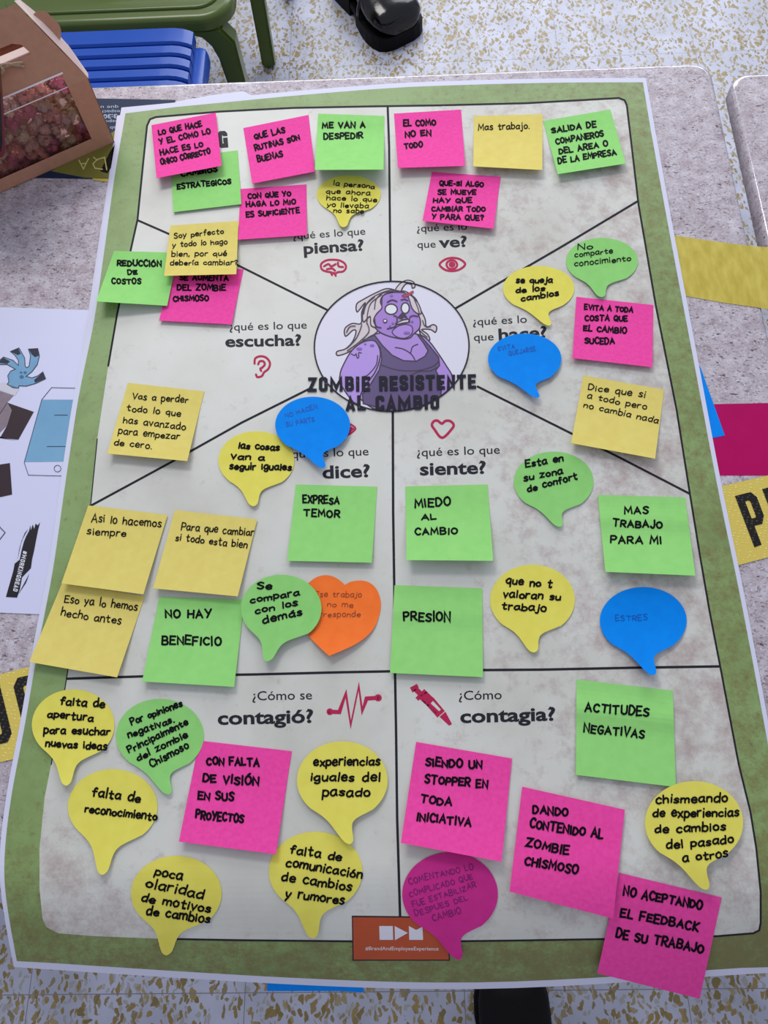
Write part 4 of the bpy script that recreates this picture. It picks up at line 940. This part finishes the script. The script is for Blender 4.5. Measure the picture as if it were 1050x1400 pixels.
# kraft gable box with popcorn
u_ = Vector((.863, .507, 0)); n_ = Vector((-.507, .863, 0)); Z_ = Vector((0, 0, 1))
BX = at(157, 195, TOP) ; BX.z = TOP+.0008
WID, DEP, HW, HR, DR = .215, .092, .083, .150, .046
bp = lambda a, d, h: BX + u_*a + n_*d + Z_*h
KR = mat('kraft_card', (192, 142, 116), .6, .2, var=(182, 132, 108), scale=160, amount=.5); KI = mat('pale_card_inside', (226, 204, 198), .7, .2)
box = empty('gift_box', bp(-WID/2, DEP/2, 0), 'brown kraft gable box with clear window full of pink popcorn', 'box')
sl = (bp(0, DR, HR)-bp(0, 0, HW)).normalized(); sn = u_.cross(sl).normalized()
wall = lambda u, v: on_plane(u, v, bp(0, 0, 0), n_)
gab = lambda u, v: on_plane(u, v, bp(0, 0, HW), sn)
loc = lambda p: ((p-BX).dot(u_), (p-BX).dot(n_), (p-BX).z)
# window corners read off on the two front planes
wb_r = loc(wall(125.5, 190)); w_l = -WID+.03; w_r0 = wb_r[0]; w_b = wb_r[2]
g_tr = loc(gab(83, 100)); GT = g_tr[2]; w_r1 = g_tr[0]
gd = lambda h: DR*(h-HW)/(HR-HW)            # depth of the sloping front at height h
taper = lambda h: -.032*(h-HW)/(HR-HW)      # the ends lean inwards
w_rf = w_r0 + (w_r1-w_r0)*(HW-w_b)/(GT-w_b)
def quad(m, *p): m.add(p, [tuple(range(len(p)))])
m1 = MB()
quad(m1, bp(-WID, 0, 0), bp(0, 0, 0), bp(0, 0, w_b), bp(-WID, 0, w_b))
quad(m1, bp(w_r0, 0, w_b), bp(0, 0, w_b), bp(0, 0, HW), bp(w_rf, 0, HW)); quad(m1, bp(-WID, 0, w_b), bp(w_l, 0, w_b), bp(w_l, 0, HW), bp(-WID, 0, HW))
quad(m1, bp(w_rf, 0, HW), bp(0, 0, HW), bp(taper(GT), gd(GT), GT), bp(w_r1, gd(GT), GT)); quad(m1, bp(-WID, 0, HW), bp(w_l, 0, HW), bp(w_l, gd(GT), GT), bp(-WID-taper(GT), gd(GT), GT))
m1.build('front_panel', KR, box, solid=.0008)
# gable and handle with a hand hole
h0 = loc(gab(42, 74)); h1 = loc(gab(30, 54)); hb, ht, hr = h0[2], h1[2], h0[0]; hl = -WID-hr
m2 = MB()
quad(m2, bp(-WID-taper(GT), gd(GT), GT), bp(taper(GT), gd(GT), GT), bp(taper(hb), gd(hb), hb), bp(-WID-taper(hb), gd(hb), hb))
quad(m2, bp(hr, gd(hb), hb), bp(taper(hb), gd(hb), hb), bp(taper(ht), gd(ht), ht), bp(hr-.012, gd(ht), ht), bp(hr-.004, gd(ht-.003), ht-.003), bp(hr, gd(ht-.010), ht-.010))
quad(m2, bp(-WID-taper(hb), gd(hb), hb), bp(hl, gd(hb), hb), bp(hl, gd(ht-.010), ht-.010), bp(hl+.004, gd(ht-.003), ht-.003), bp(hl+.012, gd(ht), ht), bp(-WID-taper(ht), gd(ht), ht))
quad(m2, bp(-WID-taper(ht), gd(ht), ht), bp(taper(ht), gd(ht), ht), bp(taper(HR), DR, HR), bp(-WID-taper(HR), DR, HR))
m2.build('handle_panel', KR, box, solid=.0008)
m3 = MB()
quad(m3, bp(-WID, DEP, 0), bp(-WID, DEP, HW), bp(0, DEP, HW), bp(0, DEP, 0))
hk = HW+.016; quad(m3, bp(-WID, DEP, HW), bp(-WID-taper(hk), DEP-gd(hk), hk), bp(taper(hk), DEP-gd(hk), hk), bp(0, DEP, HW))
m3.build('back_panel', KR, box, solid=.0008)
m4 = MB()
quad(m4, bp(0, 0, 0), bp(0, DEP, 0), bp(0, DEP, HW), bp(0, 0, HW)); quad(m4, bp(-WID, 0, 0), bp(-WID, 0, HW), bp(-WID, DEP, HW), bp(-WID, DEP, 0))
m4.add([bp(0, 0, HW), bp(0, DEP, HW), bp(-.012, DEP/2, HW+.02)], [(0, 1, 2)]); m4.build('side_panel', KR, box, solid=.0008)
m5 = MB(); quad(m5, bp(-WID, 0, .0005), bp(-WID, DEP, .0005), bp(0, DEP, .0005), bp(0, 0, .0005)); m5.build('bottom_panel', KR, box, solid=.0004)
# pale inner edge that stands out behind the right end of the gable, with its rounded brown tab
m6 = MB(); e = [bp(.0005, .004, HW-.003), bp(taper(.105), gd(.105)+.003, .106), bp(taper(.128), gd(.128)+.003, .129), bp(taper(HR), DR+.003, HR+.001),
     bp(taper(HR)+.006, DR+.010, HR-.004), bp(taper(.128)+.009, gd(.128)+.012, .127), bp(taper(.105)+.008, gd(.105)+.012, .104), bp(.003, .012, HW-.004)]
m6.add(e, [(0, 1, 6, 7), (1, 2, 5, 6), (2, 3, 4, 5)]); m6.build('gusset_flap', KI, box, solid=.0006)
tb = MB(); tpl = bp(0, .035, .118); tpn = sn
tabpx = crom([(44, 27), (47, 18), (56, 14.5), (64, 17), (80, 33), (83.5, 44), (80, 55), (60, 43)], 4, True)
tb.add([on_plane(a, b, bp(0, .022, HW+.02), sn) for a, b in tabpx], [tuple(range(len(tabpx)))[::-1]]); tb.build('lock_tab', KR, box, solid=.0006)
m7 = MB(); m7.box((0, 0, 0), (WID-.06, .012, .010), .001, M=Matrix.Translation(Vector((0, 0, 0))))
Mx = Matrix((( u_.x, n_.x, 0, 0), (u_.y, n_.y, 0, 0), (0, 0, 1, 0), (0, 0, 0, 1)))
cbar = on_plane(36, 66, bp(0, .030, 0), n_); lb = loc(cbar); off = bp(lb[0]-(WID-.06)/2+.004, .036, lb[2]-.010)
m7.v = [Mx @ v + off for v in m7.v]; m7.build('inner_handle', KI, box)
# film bent at the fold; its bright streaks are separate white tubes
g = N('clear_film'); g.t.nodes.remove(g.b)
tr = g.t.nodes.new('ShaderNodeBsdfTransparent'); tr.inputs[0].default_value = (.93, .9, .92, 1); gl = g.t.nodes.new('ShaderNodeBsdfGlossy'); gl.inputs['Roughness'].default_value = .08
fr = g.t.nodes.new('ShaderNodeFresnel'); fr.inputs['IOR'].default_value = 1.6; mx = g.t.nodes.new('ShaderNodeMixShader')
g.link(fr.outputs[0], mx.inputs[0]); g.link(tr.outputs[0], mx.inputs[1]); g.link(gl.outputs[0], mx.inputs[2]); g.link(mx.outputs[0], g.t.nodes['Material Output'].inputs[0])
m8 = MB(); rows = [(w_b-.003, .0015, w_r0+.003), (HW-.004, .0015, w_rf+.002), (HW-.001, .0022, w_rf+.002), (HW+.002, .0042, w_rf+.002), (GT+.003, gd(GT+.003)+.0018, w_r1+.003)]
V = []
for h, d, r in rows: V += [bp(w_l-.003, d, h), bp(r, d, h)]
m8.add(V, [(2*k, 2*k+1, 2*k+3, 2*k+2) for k in range(len(rows)-1)]); m8.build('window_film', g.m, box)
# twine bow
m9 = MB(); k0 = on_plane(33, 90, bp(0, .0, HW), sn) - sn*0
def gp(u, v, l=.003): return gab(u, v) + sn*(-l if sn.dot(CAM-k0) < 0 else l)
for q, r in (([(-30, 100), (-10, 92), (8, 88), (20, 89), (33, 91)], .0016), ([(-30, 94), (-6, 97), (8, 91), (20, 87), (32, 86)], .0015), ([(-14, 97), (-4, 90), (4, 97), (-4, 102), (-14, 96)], .0022)):
    m9.tube([gp(a, b) for a, b in crom(q, 4)], r, 7)
m9.build('twine', mat('twine', (190, 164, 138), .8, .2, var=(150, 124, 100), scale=400), box, smooth=True)

# popcorn behind the window
PC = []
for i, (c, v) in enumerate((((246, 214, 190), (222, 140, 136)), ((236, 140, 156), (204, 84, 108)), ((246, 178, 150), (220, 116, 116)), ((248, 232, 196), (230, 170, 140)))):
    PC.append(mat('popcorn_%d' % i, c, .6, .25, var=v, scale=70, amount=.35, bump=.4, detail=6))
rp = random.Random(3)
SHN = mat('creased_film_highlight', (236, 232, 236), .15, .8, coat=1.0)
mb = MB(); mb.tube([bp(w_l-.003, .0012, HW-.001), bp(w_rf+.002, .0012, HW-.001)], .0005, 6); mb.tube([bp(w_l-.003, gd(GT)-.001, GT), bp(w_r1+.002, gd(GT)-.001, GT)], .0009, 6); mb.build('film_fold_highlight', SHN, box)  # white tubes stand in for the glossy highlights on the film's crease and top edge
def popcorn_mesh(seed, m_):
    r = random.Random(seed); bm = bmesh.new()
    for k in range(r.randint(6, 9)):
        d = Vector((r.uniform(-1, 1), r.uniform(-1, 1), r.uniform(-1, 1))).normalized()*r.uniform(.42, .78)
        s = bmesh.ops.create_icosphere(bm, subdivisions=3, radius=r.uniform(.30, .52), matrix=Matrix.Translation(d))
        for v in s['verts']:
            q = v.co-d; q *= 1+.24*math.sin(q.x*13+seed)*math.sin(q.y*14+k)+.16*math.sin(q.z*19+seed+k); v.co = d+q
    me = bpy.data.meshes.new('popcorn_piece'); bm.to_mesh(me); bm.free(); me.materials.append(m_)
    for p in me.polygons: p.use_smooth = True
    return me
PM = [popcorn_mesh(11+k, PC[k % 4]) for k in range(8)]
def pop(p, s):
    o = bpy.data.objects.new('popcorn_piece', rp.choice(PM)); COL.objects.link(o); o.location = p; o.scale = (s, s, s)
    o.rotation_euler = (rp.uniform(0, 6), rp.uniform(0, 6), rp.uniform(0, 6))
    tag(o, 'pink and cream popcorn piece behind the clear box window', 'popcorn', 'popcorn inside the kraft box')
for layer, (d0, s0, step) in enumerate(((.0120, .0112, .0185), (.029, .0115, .021))):
    h = w_b-.002 + layer*.004
    while h < HW+.012-layer*.008:
        a = w_r0-.004 + (layer*.006)
        a -= rp.uniform(0, .005)
        while a > -.165:
            hh_ = h+rp.uniform(-.003, .003); dd = d0+rp.uniform(-.0015, .004) + max(0, gd(hh_) if hh_ > HW else 0)
            s = s0*rp.uniform(.72, 1.15)
            pop(bp(min(a, -.012), dd, max(hh_, s*1.05+.001)), s)
            a -= step*rp.uniform(.9, 1.1)
        h += step*.92

# phone in a dark red case against the box, cut by the left edge of the picture
ph = empty('smartphone', on_plane(3, 160, bp(0, -.012, 0), n_), 'black smartphone in dark red case against the popcorn box', 'phone')
pw = lambda u, v, d: on_plane(u, v, bp(0, d, 0), n_)
out_ = [(-3, 84), (1, 93), (4.5, 140), (7.2, 200), (7, 208), (4, 214), (-2, 217), (-70, 244), (-78, 236), (-86, 130), (-80, 120)]
def slab(name, pts, d0, d1, m_):
    n = len(pts); v = [pw(a, b, d0) for a, b in pts]; sh_ = n_*(d1-d0); v += [p+sh_ for p in v[:n]]
    b = MB(); b.add(v, [tuple(range(n)), tuple(range(2*n-1, n-1, -1))] + [(i, n+i, n+(i+1) % n, (i+1) % n) for i in range(n)]); return b.build(name, m_, ph)
slab('case', out_, -.011, -.0012, mat('dark_red_case', (112, 10, 36), .3, .5, coat=.5))
slab('screen', [(-5, 92), (-1.5, 100), (1.5, 142), (3.4, 196), (1, 207), (-4, 210), (-66, 235), (-72, 232), (-80, 134), (-76, 126)], -.0116, -.0108, mat('dark_glass', (12, 12, 14), .08, .5))

# ------------------------------------------------------------------ chairs and shoes on the floor
GRN = mat('olive_plastic', (78, 96, 34), .32, .4, coat=.2); BLU = mat('blue_plastic', (2, 70, 170), .34, .35, coat=.12)
def slat_seat(x0, x1, y0, y1, zt):
    """slatted seat whose slats roll over at both ends"""
    m = MB(); pitch = .0290; gap = .0055; r = .05
    def zx(x):
        d = max(0, r-(x1-x), r-(x-x0)); return zt - (r-math.sqrt(max(r*r-d*d, 0)))*.55
    def bar(ya, yb, xa, xb, n=22):
        V = []; F = []
        for k in range(n+1):
            x = xa+(xb-xa)*(.5-.5*math.cos(math.pi*k/n)); zc = zx(x)
            V += [(x, ya, zc-.022), (x, ya, zc-.004), (x, ya+.003, zc), (x, yb-.003, zc), (x, yb, zc-.004), (x, yb, zc-.022)]
        for k in range(n):
            for q in range(6): F.append((k*6+q, k*6+(q+1) % 6, (k+1)*6+(q+1) % 6, (k+1)*6+q))
        F.append(tuple(range(6))[::-1]); F.append(tuple(n*6+q for q in range(6))); m.add(V, F)
    y = y1; first = True
    while y > y0+.01:
        w = pitch if not first else .045
        bar(y-w+gap, y, x0+.012 if not first else x0+.012, x1-.012); y -= w; first = False
    m.box((x1-.006, (y0+y1)/2, zt-.046), (.034, y1-y0-.03, .040), .012); m.box((x0+.006, (y0+y1)/2, zt-.046), (.034, y1-y0-.03, .040), .012)
    return m
def blue_stool(x0, x1, y0, y1, zt, label):
    r = empty('stool', ((x0+x1)/2, (y0+y1)/2, 0), label, 'stool', 'blue plastic stools')
    s = slat_seat(x0, x1, y0, y1, zt).build('seat', BLU, r); shade_auto(s, .6)
    for sx in (0, 1):
        for sy in (0, 1):
            x = (x0+.030, x1-.030)[sx]; y = (y0+.04, y1-.055)[sy]; dx = (-.035, .035)[sx]; dy = (-.02, .03)[sy]
            b = MB(); b.tube([(x+dx, y+dy, 0), (x+dx*.5, y+dy*.5, zt*.5), (x, y, zt-.05)], [.017, .021, .024], 12); shade_auto(b.build('leg', BLU, r))
    return r
blue_stool(-.765, -.336, .86, 1.272, .44, 'blue slatted plastic stool tucked in behind the table')
blue_stool(-.66, -.262, 1.965, 2.36, .44, 'blue plastic stool farther back, only one leg foot in view')

def green_chair(x0, x1, y0, y1, zt, label):
    r = empty('chair', ((x0+x1)/2, (y0+y1)/2, 0), label, 'chair')
    # seat: body slab, a groove, and a slightly dished pad
    def slab_(ins, za, zb, rr, bev):
        bm = bmesh.new(); vs_ = [bm.verts.new((x, y, za)) for x, y in rounded(x0+ins, y0+ins, x1-ins, y1-ins, rr, 8)]
        f = bm.faces.new(vs_); e = bmesh.ops.extrude_face_region(bm, geom=[f])
        for v in e['geom']:
            if isinstance(v, bmesh.types.BMVert): v.co.z = zb
        bmesh.ops.recalc_face_normals(bm, faces=bm.faces[:])
        ed = [q for q in bm.edges if abs(q.verts[0].co.z-zb) < 1e-5 and abs(q.verts[1].co.z-zb) < 1e-5]
        bmesh.ops.bevel(bm, geom=ed, offset=bev, segments=3, affect='EDGES', profile=.5); return bm
    m = MB(); m.from_bm(slab_(0, zt-.03, zt-.004, .06, .012)); s = m.build('seat', GRN, r); shade_auto(s, .6)
    m = MB(); m.from_bm(slab_(.024, zt-.006, zt+.001, .045, .004)); shade_auto(m.build('seat_pad', GRN, r), .6)
    # arched apron with legs, front and back: an outline extruded through the thickness of the frame
    def arch(yc, th):
        zb = zt-.028; out = []; lw = .05
        L = [(x0+.002, 0), (x0+.034, 0)]
        inner = [(x0+.034, .18), (x0+.037, zb-.12), (x0+.042, zb-.065), (x0+.050, zb-.038), (x0+.064, zb-.020), (x0+.088, zb-.012), (x1-.088, zb-.012), (x1-.064, zb-.020), (x1-.050, zb-.038), (x1-.042, zb-.065), (x1-.037, zb-.12), (x1-.034, .18)]
        R = [(x1-.034, 0), (x1-.002, 0), (x1, .26), (x1-.004, zb-.03), (x1-.025, zb), (x0+.025, zb), (x0+.004, zb-.03), (x0, .26)]
        pts = L + inner + R; n = len(pts)
        bm = bmesh.new(); f = bm.faces.new([bm.verts.new((x, yc-th/2, q)) for x, q in pts])
        e = bmesh.ops.extrude_face_region(bm, geom=[f])
        for v in e['geom']:
            if isinstance(v, bmesh.types.BMVert): v.co.y += th
        bmesh.ops.recalc_face_normals(bm, faces=bm.faces[:])
        bmesh.ops.bevel(bm, geom=[q for q in bm.edges if q.is_manifold and q.calc_face_angle(0) > .9], offset=.005, segments=2, affect='EDGES')
        k = MB(); k.from_bm(bm); return k
    shade_auto(arch(y0+.022, .040).build('front_leg_frame', GRN, r), .5); shade_auto(arch(y1-.022, .036).build('rear_leg_frame', GRN, r), .5)
    b = MB(); b.box(((x0+x1)/2, y1+.02, zt+.26), (x1-x0-.02, .022, .40), .01, M=Matrix.Rotation(-.2, 4, 'X')); b.box((x0+.03, y1-.012, zt+.04), (.04, .03, .14), .006); b.box((x1-.03, y1-.012, zt+.04), (.04, .03, .14), .006)
    shade_auto(b.build('backrest', GRN, r), .5)
    return r
green_chair(-.735, -.283, 1.312, 1.758, .43, 'olive green plastic chair behind the blue stool')

SH = mat('black_patent_leather', (3, 3, 5), .16, .3, coat=.45, bump=.35, scale=45); SO = mat('black_rubber', (7, 8, 12), .6, .15)
def loft(m, secs, n=20, mi=0):
    """secs: (centre, half width, height, side vector): a rounded cross-section standing on its centre"""
    V = []; F = []
    for c, w, h, sd in secs:
        for k in range(n):
            t = 2*math.pi*k/n; cx = math.copysign(abs(math.cos(t))**.75, math.cos(t)); cz = math.sin(t)
            V.append(Vector(c)+Vector(sd)*w*cx + Z_*(h*(.5+.5*cz) if cz > 0 else h*.5*(1+cz*1.0)))
    for i in range(len(secs)-1):
        for k in range(n): F.append((i*n+k, i*n+(k+1) % n, (i+1)*n+(k+1) % n, (i+1)*n+k))
    F.append(tuple(range(n))[::-1]); F.append(tuple((len(secs)-1)*n+k for k in range(n))); m.add(V, F, mi)
def shoe(tip, ang, L, label, m_up, m_sole, plat=.028, heel=.04, wmul=1.0, leg=None):
    d = Vector((math.sin(ang), math.cos(ang), 0)); sd = Vector((d.y, -d.x, 0)); tip = Vector(tip)
    r = empty('shoe', tip-d*L/2, label, 'shoe')
    prof = [(0.0, .020), (.02, .036), (.06, .047), (.13, .052), (.22, .053), (.32, .050), (.45, .043), (.58, .038), (.75, .038), (.88, .037), (.96, .030), (1.0, .018)]
    P = lambda t: tip - d*L*t
    sole = MB(); outl = [(P(t)+sd*w*wmul*1.07).xy for t, w in prof] + [(P(t)-sd*w*wmul*1.07).xy for t, w in reversed(prof)]
    fo = [(P(t), w) for t, w in prof if t <= .46]; bo = [(P(t), w) for t, w in prof if t >= .58]
    for part, z0, z1 in ((fo, 0, plat), (bo, 0, plat+heel*.3), ([(P(t), w*.96) for t, w in prof if .45 <= t <= .75], plat*.6, plat)):
        pl = [(p+sd*w*wmul*1.08).xy for p, w in part] + [(p-sd*w*wmul*1.08).xy for p, w in reversed(part)]
        sole.prism([tuple(q) for q in pl], z0, z1)
    sole.build('sole', m_sole, r)
    m = MB(); hs = [(.005, .022), (.02, .040), (.06, .052), (.13, .058), (.22, .064), (.32, .072), (.42, .083), (.5, .09), (.62, .088), (.75, .085), (.88, .085), (.97, .08), (1.0, .05)]
    secs = []
    for t, h in hs:
        w = next(w0+(w1-w0)*(t-t0)/(t1-t0) for (t0, w0), (t1, w1) in zip(prof, prof[1:]) if t0 <= t <= t1)
        secs.append((P(t)+Z_*plat*.9, w*wmul, h, sd))
    loft(m, secs, 24); shade_auto(m.build('upper', m_up, r), .9)
    b = MB()                                   # strap across the instep 
    b.tube([P(.36)+sd*.052*wmul*math.cos(t)+Z_*(plat+.008+.074*math.sin(t)) for t in [math.pi*k/14 for k in range(15)]], .006, 8, flat=.6)
    b.build('strap', m_up, r, smooth=True)
    return r
shoe((.040, 1.782, 0), math.radians(147), .30, 'shiny black chunky loafer on the floor behind the table', SH, SO, plat=.036, heel=.05, wmul=1.30)
shoe((.152, -.258, 0), math.radians(-2), .29, 'plain black shoe below the bottom edge of the poster', mat('matte_black_shoe', (6, 6, 8), .6, .2), mat('matte_black_sole', (6, 6, 8), .7, .2), plat=.02, heel=.02, wmul=.98)

for o in bpy.data.objects:
    if '_o' in o: del o['_o']
